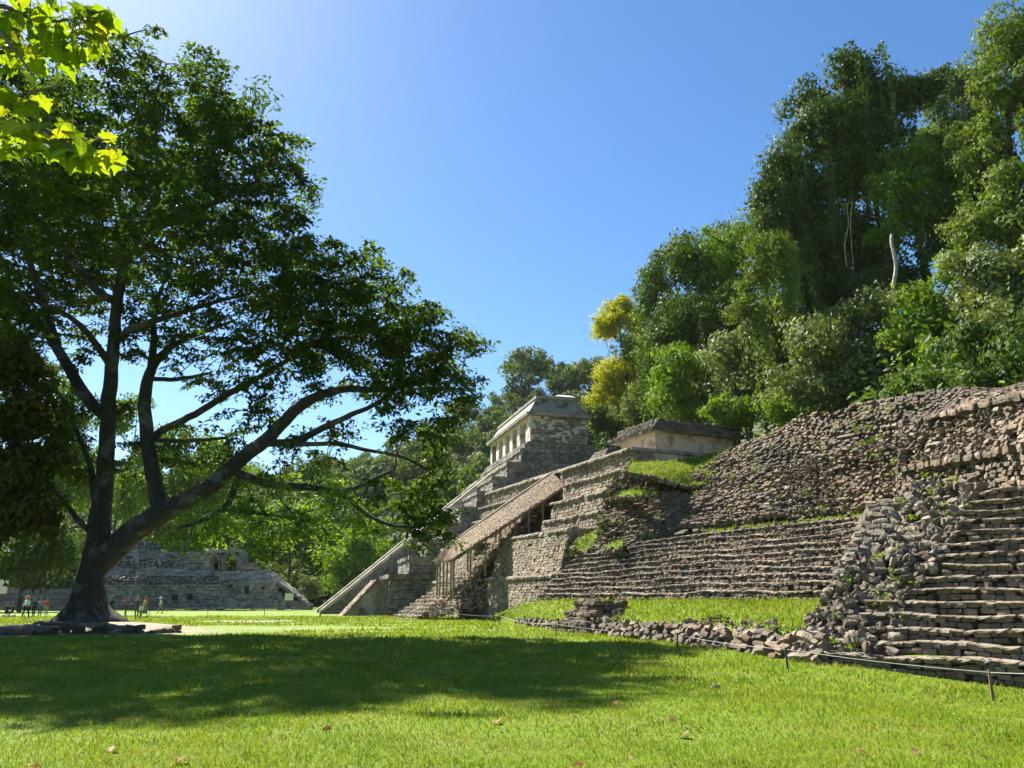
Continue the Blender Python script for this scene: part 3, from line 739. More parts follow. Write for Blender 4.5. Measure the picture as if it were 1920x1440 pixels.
def side(x, y0, z0, y1, z1, y2, near=True, F=T, st_=None, co=None, dx=0.0, kind='lite'):
    """end face of a tier: front foot (y0,z0), front top (y1,z1), back y2"""
    s_ = st if st_ is None else st_; c_ = core if co is None else co
    if near: P = (F(x, y0, z0), F(x, y2, z0), F(x-dx, y1, z1), F(x-dx, y2, z1))
    else: P = (F(x, y2, z0), F(x, y0, z0), F(x+dx, y2, z1), F(x+dx, y1, z1))
    s_.wall(*P, .3, .42, .3, kind, jit=.13, tilt=.05); core_quad(c_, *P, .1, res=1.5)
for (xa, xb, sgn) in ((-12.8, 0.3, 1), (-34, -16.4, -1)):
    face(xa, xb, -7.5, -.2, -6.7, 3.2, xi0=.6*(sgn > 0)); ledge(xa, xb, -6.7, -6.2, 3.2)
    face(xa+.7*(sgn > 0), xb-.7*(sgn < 0), -6.3, 3.2, -5.4, 6.4, xi0=.6*(sgn > 0), xi1=-.5*(sgn < 0)); ledge(xa, xb, -5.4, -2.6, 6.4)
    # flank beside the stairway
    if sgn > 0:
        side(-12.8, -7.5, -.2, -6.7, 3.2, -2.5, near=False, dx=.5); side(-12.2, -6.3, 3.2, -5.4, 6.4, 0, near=False, dx=.5)
        side(.3, -7.5, -.2, -6.7, 3.2, -2, near=True); side(.3, -6.3, 3.2, -5.4, 6.4, -1, near=True)
    else:
        side(-16.4, -7.5, -.2, -6.7, 3.2, -2.5, near=True, dx=.5); side(-17.0, -6.3, 3.2, -5.4, 6.4, 0, near=True, dx=.5)
    for (cy, cz, ca, cb) in ((-6.7, 3.2, xa+.5*(sgn > 0), xb), (-5.4, 6.4, xa+1.2*(sgn > 0), xb-.6*(sgn < 0))):      # projecting cornice courses
        st.wall(T(ca, cy-.12, cz-.26), T(cb, cy-.12, cz-.26), T(ca, cy-.14, cz+.04), T(cb, cy-.14, cz+.04), .3, .55, .4, 'cap', jit=.1, tilt=.03, miss=.06, amp=.05)
    for y0, z0, y1, z1, e in ((-3.2, 6.4, -2.9, 7.7, .3), (-2.2, 7.7, -1.9, 9.3, -.6), (-1.1, 9.3, -.8, 10.9, .6), (-.1, 10.9, 0.0, 12.5, 0.0)):
        x1 = xb if sgn < 0 else e
        x0 = xa+((3.8 if z1 < 12 else 1.6) if sgn > 0 else 0)
        st.wall(T(x0, y1-.16, z1-.24), T(x1, y1-.16, z1-.24), T(x0, y1-.18, z1+.05), T(x1, y1-.18, z1+.05), .3, .5, .4, 'cap', jit=.1, tilt=.03, miss=.08, amp=.05)
        face(x0, x1, y0, z0, y1, z1, ch=.27, dep=.26); ledge(x0, x1, y1, y1+1.0, z1)
        if sgn > 0: side(e, y0, z0, y1, z1, y0+2.2, near=True)
        side(x0 if sgn > 0 else x1, y0, z0, y1, z1, y0+3.0, near=(sgn < 0))
face(-20, -8.5, .6, 6.3, .6, 10.9, ch=.24)
# lower stairs out on the lawn, ten steps
NSTEP = 11
for i in range(NSTEP):
    y0 = -12.4+i*.46; z0 = i*.31-.03; xr = -12.2-.12*i+.2*math.sin(i*2.2); xl = -19.2+.1*i
    face(xl, xr, y0, z0, y0+.02, z0+.31, ch=.155, lw=.4, dep=.34, amp=.02, jit=.08); ledge(xl, xr, y0+.02, y0+.46, z0+.31, cap=False); st.wall(T(xl, y0-.03, z0+.25), T(xr, y0-.03, z0+.25), T(xl, y0-.03, z0+.335), T(xr, y0-.03, z0+.335), .2, .42, .44, 'cap', jit=.06, tilt=.02, miss=.03, proud=.3)
    side(xr, y0, z0, y0, z0+.31, y0+.6, near=True)
for i in range(16):                                     # upper flight under the thatch
    y0 = -7.3+i*.5; z0 = 3.35+i*.47
    face(-16.6, -12.7, y0, z0, y0+.03, z0+.47, ch=.24, lw=.45, dep=.36, amp=.05, jit=.2); ledge(-16.6, -12.7, y0+.03, y0+.5, z0+.47)
# tumbled flank right of the lower stairs
def fn(u, w_):
    y = -11.8+w_*4.6; z = (y+12.4)/.46*.31; x = -12.3+u*1.7
    return T(x, y, z*(1-u*.75)+.1), unit(np.array((.3, -.8, .6)))
st.scatter(420, fn, .2, lift=.08)
# upper platform: plastered end wall, building walls and heavy dark roof slab
st.emit(root, M['pale'], 300, core, M['corepale'], minpx=8, capmat=M['cap'])
mb = MB()
mb.add([T(0.02, -.05, 10.2), T(0.02, 8, 10.2), T(0.02, 8, 12.35), T(0.02, 0.0, 12.35)], [[0, 1, 2, 3]])
mb.obj('end_wall', M['plaster'], root)
mb = MB(); mb.hexa([T(-34, -.2, 12.36), T(.28, -.2, 12.36), T(-34, 8.4, 12.36), T(.28, 8.4, 12.36), T(-34, -.15, 12.62), T(.22, -.15, 12.62), T(-34, 8.4, 12.62), T(.22, 8.4, 12.62)])
mb.obj('platform_slab', M['plaster_dark'], root)
def wallbox(x0, x1, y0, y1, z0, z1, bat=0.0):
    return [T(x0, y0, z0), T(x1, y0, z0), T(x0, y1, z0), T(x1, y1, z0), T(x0+bat, y0+bat, z1), T(x1-bat, y0+bat, z1), T(x0+bat, y1-bat, z1), T(x1-bat, y1-bat, z1)]
mb = MB(); mb.hexa(wallbox(-5.2, -.4, 2.5, 10.5, 12.63, 14.1)); mb.obj('sanctuary_wall', M['plaster_pink'], root)
rs = Stones(); rc = MB()
for (x0, x1, y0, y1, z0, z1, b_) in ((-6.5, .1, 2.1, 10.8, 14.1, 14.45, -.05), (-6.0, -.2, 2.5, 10.4, 14.45, 15.1, .1), (-15, -7.2, 2.6, 6, 12.63, 13.4, .3), (-26, -16.5, 2.4, 6, 12.63, 13.6, .4), (-12, -8.5, 3, 5.5, 13.3, 14.3, .5), (-33, -27, 2.5, 5, 12.63, 13.2, .3)):
    W = wallbox(x0, x1, y0, y1, z0, z1, b_); rc.hexa([W[i] for i in range(8)])
    rs.wall(W[0], W[1], W[4], W[5], .2, .45, .22, 'block', jit=.2, tilt=.06); rs.wall(W[1], W[3], W[5], W[7], .2, .45, .22, 'block', jit=.2, tilt=.06)
    rs.wall(W[4], W[5], W[6], W[7], .5, .6, .16, 'block', jit=.2, tilt=.06, miss=.1)
sub = rc.obj('roof_slab', M['plaster_dark'], root)
o = Stones.emit
# roof stones as one masonry part
V = np.concatenate([np.einsum('ij,kj->ki', R, LITE[i % 6])+c for i, (c, R) in enumerate(zip(rs.C, rs.R))])
Fq = np.concatenate([BOXF+i*8 for i in range(len(rs.C))])
tag(link('roof_masonry', mesh_np('roof_masonry', V, Fq), root, stone_mat('roof_stone', [(.09, .08, .07), (.17, .15, .125), (.13, .11, .09), (.22, .19, .16)], lich=.7)), kind='stuff')

# --- thatched shelter over the stairway ------------------------------------------------------------
M['thatch'] = None
m, nt, N, L, b = nmat('palm_thatch'); r, pos = island(nt)
c = ramp(nt, r, [(0, (.20, .145, .09)), (.35, (.33, .26, .175)), (.7, (.25, .19, .125)), (1, (.42, .34, .24))])
n = noise(nt, .8, 5, .6, pos); c = mix(nt, .6, c, ramp(nt, n, [(.3, (.65, .6, .55)), (.7, (1.15, 1.1, 1.05))]), 'MULTIPLY')
L.new(c, b.inputs['Base Color']); b.inputs['Roughness'].default_value = .95; M['thatch'] = m
M['pole'] = plain_mat('weathered_pole', (.23, .18, .13), .9, .35, 6, .3)
root = thing('thatched_shelter', T(-13, -6, 3.3), 'long sloping thatched roof on wooden poles over the temple stairway', 'shelter')
XE, XR, XF = -10.8, -12.95, -15.3
E0, E1 = (-10.2, 4.75), (-.1, 11.15)       # near eave y,z low / high
R0, R1 = (-9.6, 6.0), (-.1, 12.5)
nl, nh, rl, rh, fl, fh = T(XE, *E0), T(XE, *E1), T(XR, *R0), T(XR, *R1), T(XF, *E0), T(XF, *E1)
mb = MB()
def slab(a, b_, c, d, th=.22):
    n_ = unit(np.cross(b_-a, d-a)); n_ = n_ if n_[2] > 0 else -n_
    mb.hexa([a-n_*th, b_-n_*th, d-n_*th, c-n_*th, a, b_, d, c])
def slab4(a, b_, c, d): slab(a, b_, d, c)
for (a, b_, c, d) in ((nl, nh, rl, rh), (fl, fh, rl, rh), (nl, fl, rl, rl+np.array((.01, 0, 0)))):
    slab4(a, b_, d, c)
roof = mb.obj('roof', M['thatch'], root)
C_, D_, N_, Ln, Wd = [], [], [], [], []
def straw(a, b_, c, d, n, ln):          # a,b eave ends; c,d ridge ends
    nn = unit(np.cross(b_-a, c-a)); nn = nn if nn[2] > 0 else -nn
    u = rng.random(n)[:, None]; w_ = (np.floor(rng.random(n)*16)/16+rng.random(n)*.02)[:, None]
    p = (a*(1-u)+b_*u)*(1-w_)+(c*(1-u)+d*u)*w_
    dv = unit((a*(1-u)+b_*u)-(c*(1-u)+d*u))
    dd = unit(dv+rng.normal(size=(n, 3))*.10-nn*.05)
    C_.append(p+nn*(.05+.06*rng.random((n, 1)))+dd*.1); D_.append(dd); N_.append(np.broadcast_to(nn, (n, 3))+rng.normal(size=(n, 3))*.3); Ln.append(np.full(n, ln)*rng.uniform(.7, 1.3, n)); Wd.append(rng.uniform(.05, .11, n))
    m_ = n//9; u = rng.random(m_)[:, None]; p = a*(1-u)+b_*u; dd = unit(dv[:m_]*.6+np.array((0, 0, -.9))+rng.normal(size=(m_, 3))*.15)
    C_.append(p+dd*.12); D_.append(dd); N_.append(np.broadcast_to(nn, (m_, 3))); Ln.append(rng.uniform(.2, .55, m_)); Wd.append(rng.uniform(.04, .09, m_))
straw(nl, nh, rl, rh, 7000, .6); straw(fl, fh, rl, rh, 2500, .6); straw(nl, fl, rl, rl+np.array((.01, 0, 0)), 1800, .5)
V, Fq = leaves(np.concatenate(C_), np.concatenate(D_), np.concatenate(N_), np.concatenate(Ln), np.concatenate(Wd))
tag(link('thatch', mesh_np('thatch', V, Fq), root, M['thatch']), kind='stuff')
mb = MB(); mb.tube([rl, (rl+rh)/2+np.array((0, 0, .04)), rh], .16, 8); mb.obj('ridge', M['thatch'], root)
def pole(a, b_, r_=.07, nm='pole'):
    k = MB(); k.tube([a, (np.asarray(a)+b_)/2+rng.normal(size=3)*.015, b_], r_, 7); return k.obj(nm, M['pole'], root, True)
def stair_z(y): return 3.35+max(0, (y+7.3)/.5*.47) if y > -7.3 else max(0, (y+12.4)/.46*.31)
for x in (XE-.2, XF+.2):
    for f in (.0, .14, .27, .40, .53, .66, .79, .97):
        y = E0[0]+(E1[0]-E0[0])*f+.15; z = E0[1]+(E1[1]-E0[1])*f
        zb = stair_z(y) if y < -7 else (3.2 if y < -6.2 else 6.4 if y < -2.9 else 7.7 if y < -1.9 else 9.3 if y < -.8 else 10.9)
        if zb > z-.5: zb = z-.9
        pole(T(x, y, zb-.05), T(x, y, z-.1), .085)
for k in range(1, 5):
    x = XE+(XF-XE)*k/5; pole(T(x, E0[0]+.15, stair_z(E0[0])-.05), T(x, E0[0]+.15, E0[1]-.08), .075)
for a, b_ in ((nl, nh), (fl, fh), (nl, fl)): pole(a-np.array((0, 0, .28)), b_-np.array((0, 0, .28)), .07, 'beam')
for f in np.linspace(.05, .98, 9):
    a = nl+(nh-nl)*f; b_ = rl+(rh-rl)*f; pole(a-np.array((0, 0, .3)), b_-np.array((0, 0, .3)), .05, 'rafter')
    a = fl+(fh-fl)*f; pole(a-np.array((0, 0, .3)), b_-np.array((0, 0, .3)), .05, 'rafter')

# ================================================================== GREAT STEPPED PYRAMID TEMPLE
I = frame(15.5, (2.1, 88.0))
root = thing('stepped_temple', I(-9, -10, 0), 'tall stepped pyramid with a pillared stone temple on its summit', 'temple')
st = Stones(); core = MB()
ZT = [18.2-1.78*k for k in range(9)]+[-.2]
tiers = []
for k in range(9):
    z1 = ZT[k]; z0 = ZT[k+1]; yf = -1.0-1.85*k; xn = .6+.55*k; xf = -19.6-.55*k
    bt = .22 if k < 8 else .8
    args = dict(F=I, st_=st, co=core)
    ch = .34
    zb = z1-.42
    st_args = dict(ch=ch, lw=.5, dep=.22, kind='lite', amp=.04, jit=.12)
    face(xf, xn, yf-bt, z0, yf, zb, xi1=-bt*.6, **args, **st_args)
    face(xf, xn-bt*.6+.15, yf-.16, zb, yf-.14, z1, **args, ch=.42, lw=.7, dep=.24, kind='lite', amp=.03, jit=.1)
    ledge(xf, xn, yf-.16, yf+1.6, z1, F=I, cap=False, st_=st, co=core)
    side(xn, yf-bt, z0, yf, zb, 9, F=I, st_=st, co=core, dx=bt*.6, kind='lite')
    core_quad(core, I(xn+.16-bt*.6, yf-.16, zb), I(xn+.16-bt*.6, 9, zb), I(xn+.14-bt*.6, yf-.14, z1), I(xn+.14-bt*.6, 9, z1), 0)
    st.wall(I(xn+.16-bt*.6, yf-.16, zb), I(xn+.16-bt*.6, 9, zb), I(xn+.14-bt*.6, yf-.14, z1), I(xn+.14-bt*.6, 9, z1), .42, .7, .24, 'lite', jit=.1, tilt=.03)
    core_quad(core, I(xn+.1, yf, z1), I(xn+.1, 9, z1), I(xn-1.2, yf, z1), I(xn-1.2, 9, z1), .02)
    core_quad(core, I(xf, 9, z0), I(xf, yf, z0), I(xf, 9, z1), I(xf, yf, z1), 0)
# summit plinth steps
for (o_, z0, z1) in ((-.75, 18.2, 18.85), (-.35, 18.85, 19.1)):
    face(-19.2, -o_-.3, o_, z0, o_+.04, z1, F=I, st_=st, co=core, ch=.3, lw=.6, dep=.2, kind='lite', amp=.0)
    side(-o_-.3, o_, z0, o_+.04, z1, 8, F=I, st_=st, co=core, kind='lite')
    ledge(-19.2, -o_-.3, o_, 3, z1, F=I, cap=False, st_=st, co=core)
    core_quad(core, I(-o_-.3, o_, z1), I(-o_-.3, 8, z1), I(-2, o_, z1), I(-2, 8, z1), .02)
# ruined ramp on the flank of the upper tiers
for k in range(5):
    y0 = 1.6-1.1*k; z1 = 18.0-1.9*k
    st.wall(I(1.2+.6*k, y0-.6, z1-2), I(1.2+.6*k, y0+.7, z1-2), I(.9+.5*k, y0, z1), I(.9+.5*k, y0+1.0, z1), .34, .5, .3, 'lite', jit=.2, tilt=.06)
st.emit(root, M['grey'], 300, core, plain_mat('grey_mortar', (.2, .185, .165), .95, .5, 2.0, .5), minpx=10)
# main stairway with its side ramps
mb = MB(); n = 58
for i in range(n):
    y0 = -21.5+i*(21.2/n); z0 = i*(18.2/n)
    mb.hexa([I(-14.4, y0, z0-.6), I(-6.6, y0, z0-.6), I(-14.4, y0+1.2, z0-.6), I(-6.6, y0+1.2, z0-.6), I(-14.4, y0, z0+18.2/n), I(-6.6, y0, z0+18.2/n), I(-14.4, y0+1.2, z0+18.2/n), I(-6.6, y0+1.2, z0+18.2/n)])
mb.obj('stairway', M['pale'], root)
for x0, x1 in ((-6.6, -5.5), (-15.5, -14.4)):
    mb = MB(); mb.hexa([I(x0, -22.3, -.3), I(x1, -22.3, -.3), I(x0, -2, -.3), I(x1, -2, -.3), I(x0, -22.3, .3), I(x1, -22.3, .3), I(x0, -2, 17.2), I(x1, -2, 17.2)])
    o = mb.obj('side_ramp', M['plaster'], root)
    if x1 > -6:                     # rough masonry on the ramp's shaded flank
        ss = Stones(); ss.wall(I(x1, -22, 0), I(x1, -8, 0), I(x1, -21.9, .15), I(x1, -8, 11.8), .33, .5, .2, 'lite', jit=.15, tilt=.05)
        V = np.concatenate([np.einsum('ij,kj->ki', R, LITE[i % 6])+c for i, (c, R) in enumerate(zip(ss.C, ss.R))]); Fq = np.concatenate([BOXF+i*8 for i in range(len(ss.C))])
        tag(link('ramp_masonry', mesh_np('ramp_masonry', V, Fq), root, M['grey']), kind='stuff')
# low buttress with two darker slabs standing in for shaded recesses at the foot
mb = MB(); z1 = 3.4
mb.hexa([I(-1.5, -20.4, -.2), I(4.2, -20.4, -.2), I(-1.5, -12, -.2), I(4.2, -12, -.2), I(-1.5, -17.2, z1), I(3.7, -17.2, z1), I(-1.5, -12, z1), I(3.7, -12, z1)]); mb.obj('buttress', M['plaster_dark'], root)
ss = Stones(); ss.wall(I(-1.5, -20.45, -.1), I(4.2, -20.45, -.1), I(-1.5, -17.25, 3.4), I(3.7, -17.25, 3.4), .3, .45, .12, 'lite', jit=.1, tilt=.03); ss.wall(I(4.22, -20.4, -.1), I(4.22, -12, -.1), I(3.72, -17.2, 3.4), I(3.72, -12, 3.4), .3, .45, .06, 'lite', jit=.1, tilt=.03)
V = np.concatenate([np.einsum('ij,kj->ki', R, LITE[i % 6])+c for i, (c, R) in enumerate(zip(ss.C, ss.R))]); Fq = np.concatenate([BOXF+i*8 for i in range(len(ss.C))])
tag(link('buttress_masonry', mesh_np('buttress_masonry', V, Fq), root, M['pale']), kind='stuff')
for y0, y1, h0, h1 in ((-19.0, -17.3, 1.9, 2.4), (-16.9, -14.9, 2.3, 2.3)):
    mb = MB(); mb.hexa([I(3.4, y0, -.1), I(4.26, y0, -.1), I(3.4, y1, -.1), I(4.26, y1, -.1), I(3.4, y0+.45, h0), I(4.0, y0+.45, h0), I(3.4, y1, h1), I(4.0, y1, h1)]); mb.obj('recess_panel', M['plaster_dark'], root)
# summit building
ZF, ZC = 19.1, 22.2
def ib(x0, x1, y0, y1, z0, z1, b_=0, by=None):
    by = b_ if by is None else by
    return [I(x0, y0, z0), I(x1, y0, z0), I(x0, y1, z0), I(x1, y1, z0), I(x0+b_, y0+by, z1), I(x1-b_, y0+by, z1), I(x0+b_, y1-by, z1), I(x1-b_, y1-by, z1)]
mb = MB(); mb.hexa(ib(-.9, 0, .0, 7, ZF, ZC)); mb.obj('end_wall', M['plaster'], root)
mb = MB(); mb.hexa(ib(-19, -18.1, .0, 7, ZF, ZC)); mb.obj('end_wall', M['plaster'], root)
mb = MB(); mb.hexa(ib(-18.1, -.9, 3.0, 3.6, ZF, ZC)); mb.obj('inner_wall', M['plaster_pink'], root)
xs = np.linspace(-18.1, -.9, 12)
for i in range(6):
    a = -.95-i*3.43; w_ = 1.35 if 0 < i < 5 else 1.0
    mb = MB(); mb.hexa(ib(a-w_-(.0 if i else .0), a, .04, .9, ZF, ZC-.25)); mb.obj('pier', M['plaster'], root)
mb = MB(); mb.hexa(ib(-18.1, -.9, .02, .95, ZC-.27, ZC)); mb.obj('lintel', M['plaster_pink'], root)
mb = MB(); mb.hexa(ib(-19.5, .5, -.5, 7.5, ZC, ZC+.35, -.05)); mb.obj('cornice', M['plaster_dark'], root)
mb = MB(); mb.hexa(ib(-19.2, .2, -.2, 7.2, ZC+.35, ZC+2.25, .8, 1.25)); rf = mb.obj('roof', M['plaster_dark'], root)
mb = MB(); mb.hexa(ib(-18.6, -.35, .85, 6.2, ZC+2.25, ZC+2.55)); mb.obj('upper_cornice', M['plaster_dark'], rf)
mb = MB(); mb.hexa(ib(-18.2, -.8, 1.3, 5.7, ZC+2.55, ZC+2.75, .4)); mb.obj('roof_top', M['plaster'], rf)
for x in (-4.2, -7.4, -11):
    mb = MB(); mb.hexa(ib(x-.5, x+.5, 2.6, 3.4, ZC+2.75, ZC+3.35, .1)); mb.obj('roof_comb_stub', M['plaster_dark'], rf)
M['tarp'] = plain_mat('white_sheet', (.75, .76, .78), .5, .08, 3, .1)
mb = MB(); mb.hexa(ib(-3.4, -.7, 3.4, 6.0, ZC+2.76, ZC+3.05, .5)); tag(mb.obj('roof_sheet', M['tarp'], rf), 'white protective sheet on the temple roof')
M['hole'] = plain_mat('opening_shade', (.02, .018, .016), .95, .1, 3, 0)  # near-black solid blocks; the shade inside vents and windows is their colour
for y in (1.9, 4.9):
    mb = MB(); mb.hexa([I(-.3, y, ZF+1.65), I(.012, y, ZF+1.65), I(-.3, y+.28, ZF+1.65), I(.012, y+.28, ZF+1.65), I(-.3, y, ZF+1.98), I(.012, y, ZF+1.98), I(-.3, y+.28, ZF+1.98), I(.012, y+.28, ZF+1.98)]); mb.obj('vent_hole', M['hole'], root)
# exposed masonry on the building's end wall
ss = Stones(); ss.wall(I(.0, .1, ZF), I(.0, 6.9, ZF), I(.0, .1, ZC), I(.0, 6.9, ZC), .3, .55, .05, 'lite', jit=.12, tilt=.03, miss=.35, proud=.7)
ss.wall(I(.02, -.1, ZC+.4), I(.02, 7, ZC+.4), I(-.7, 1.1, ZC+2.2), I(-.7, 5.9, ZC+2.2), .3, .6, .16, 'lite', jit=.12, tilt=.03, miss=.3, proud=.6)
V = np.concatenate([np.einsum('ij,kj->ki', R, LITE[i % 6])+c for i, (c, R) in enumerate(zip(ss.C, ss.R))]); Fq = np.concatenate([BOXF+i*8 for i in range(len(ss.C))])
tag(link('wall_masonry', mesh_np('wall_masonry', V, Fq), root, M['pale']), kind='stuff')

# ================================================================== RUINED PALACE BEHIND THE BIG TREE
YP = 116.0
def pp(px, py, dy=0.0): return pt(px, py, Y=YP+dy)
root = thing('ruined_palace', pp(400, 1141), 'long grey ruined palace with two arches seen behind the big tree', 'palace')
st = Stones(); core = MB()
def pw(a, b_, c, d, ch=.45, lw=.7, dep=.3, **k):
    P = [pp(*q) for q in (a, b_, c, d)]; st.wall(*P, ch, lw, dep, k.pop('kind', 'lite'), jit=.16, tilt=.06, **k); core_quad(core, *P, .12, res=3)
pw((190, 1142, 0), (415, 1142, 0), (190, 1096, .6), (415, 1096, .6)); pw((415, 1142, -1.4), (545, 1142, -1.4), (415, 1122, -1.2), (535, 1124, -1.2))
pw((415, 1122, .2), (530, 1124, .2), (418, 1092, .4), (512, 1086, .4), lw=.6)
pw((190, 1095, 1.2), (415, 1094, 1.2), (185, 1079, 2.0), (418, 1082, 2.0), amp=.3, kind='rub'); pw((185, 1079, 3.6), (418, 1082, 3.6), (180, 1063, 4.2), (420, 1070, 4.2), amp=.3); pw((415, 1091, 1.0), (520, 1088, 1.0), (400, 1071, 2.2), (505, 1072, 2.2), amp=.1)
pw((180, 1063, 6.0), (325, 1067, 6.0), (184, 1046, 6.6), (330, 1050, 6.6), amp=.3, kind='rub'); pw((184, 1046, 8.2), (318, 1050, 8.2), (188, 1028, 8.8), (322, 1034, 8.8), amp=.3); pw((188, 1028, 10.4), (300, 1034, 10.4), (196, 1008, 11), (306, 1018, 11), amp=.4, kind='rub'); pw((320, 1068, 6), (395, 1068, 6), (328, 1036, 6.4), (392, 1034, 6.4))
pw((512, 1087, 1.0), (590, 1140, -1.0), (505, 1072, 2.2), (540, 1096, 2), amp=.2); pw((545, 1142, -1.5), (586, 1143, -1.5), (540, 1126, -1.2), (586, 1130, -1.2))
pw((404, 1142, -2.2), (416, 1142, -2.2), (408, 1116, -1.6), (417, 1116, -1.6)); pw((455, 1067, 6), (488, 1067, 8), (455, 1054, 6), (486, 1056, 8))
st.emit(root, M['palace'], 300, core, M['core'], minpx=9)
for (x0, x1, y0, y1) in ((428, 434, 1096, 1102), (459, 466, 1099, 1113), (490, 495, 1100, 1105), (350, 360, 1113, 1124), (322, 332, 1115, 1126)):
    mb = MB(); a, b_, c, d = pp(x0, y1, -.1), pp(x1, y1, -.1), pp(x0, y0, 0), pp(x1, y0, 0); k = np.array((0, .8, 0)); mb.hexa([a, b_, a+k, b_+k, c, d, c+k, d+k]); mb.obj('window', M['hole'], root)
def arch(px0, px1, py0, py1):            # ruined arch: two legs and a pointed head
    mb = MB(); k = np.array((0, 1.6, 0)); xm = (px0+px1)/2; w_ = (px1-px0)*.2; h = py0-py1
    pr = [(px0, py0), (px0+w_, py0), (px0+w_*.8, py0-h*.45), (xm-1.5, py1+h*.16), (xm+1.5, py1+h*.16), (px1-w_*.8, py0-h*.45), (px1-w_, py0), (px1, py0)]
    ou = [(px0, py0), (px0, py0-h*.2), (px0, py0-h*.6), (xm-3, py1), (xm+3, py1), (px1, py0-h*.6), (px1, py0-h*.2), (px1, py0)]
    for i in range(7):
        if i == 0 or i == 6:
            pass
        a, b_, c, d = pp(*ou[i], 6), pp(*ou[i+1], 6), pp(*pr[i], 6), pp(*pr[i+1], 6)
        mb.hexa([c, d, c+k, d+k, a, b_, a+k, b_+k])
    return mb.obj('arch', M['palace'], root)
arch(388, 414, 1067, 1034); arch(412, 450, 1067, 1032)
mb = MB(); k = np.array((0, 1.8, 0)); a, b_, c, d = pp(384, 1037, 5.9), pp(456, 1035, 5.9), pp(386, 1028, 5.9), pp(454, 1030, 5.9); mb.hexa([a, b_, a+k, b_+k, c, d, c+k, d+k]); mb.obj('arch_wall', M['palace'], root)
for px0, px1, py0, py1, dy in ((384, 391, 1068, 1030, 6.1), (448, 458, 1068, 1034, 6.1), (411, 416, 1068, 1036, 6.1)):
    mb = MB(); a, b_, c, d = pp(px0, py0, dy), pp(px1, py0, dy), pp(px0, py1, dy), pp(px1, py1, dy); k = np.array((0, 1.7, 0)); mb.hexa([a, b_, a+k, b_+k, c, d, c+k, d+k]); mb.obj('pier', M['grey'], root)
# wide staircase left of the palace
root = thing('palace_stairs', pp(60, 1141), 'wide pale stone staircase of the palace left of the big tree trunk', 'stairs')
for i in range(10):
    y = 1141-i*3.7; a = pt(-260, y, Y=YP+i*.8); b_ = pt(205, y, Y=YP+i*.8); z0 = a[2]; mb = MB()
    mb.hexa([np.array((a[0], YP+i*.8, z0-.3)), np.array((b_[0], YP+i*.8, z0-.3)), np.array((a[0], YP+9, z0-.3)), np.array((b_[0], YP+9, z0-.3)), np.array((a[0], YP+i*.8+.05, z0+.30)), np.array((b_[0], YP+i*.8+.05, z0+.30)), np.array((a[0], YP+9, z0+.30)), np.array((b_[0], YP+9, z0+.30))])
    mb.obj('step', M['pale'], root)
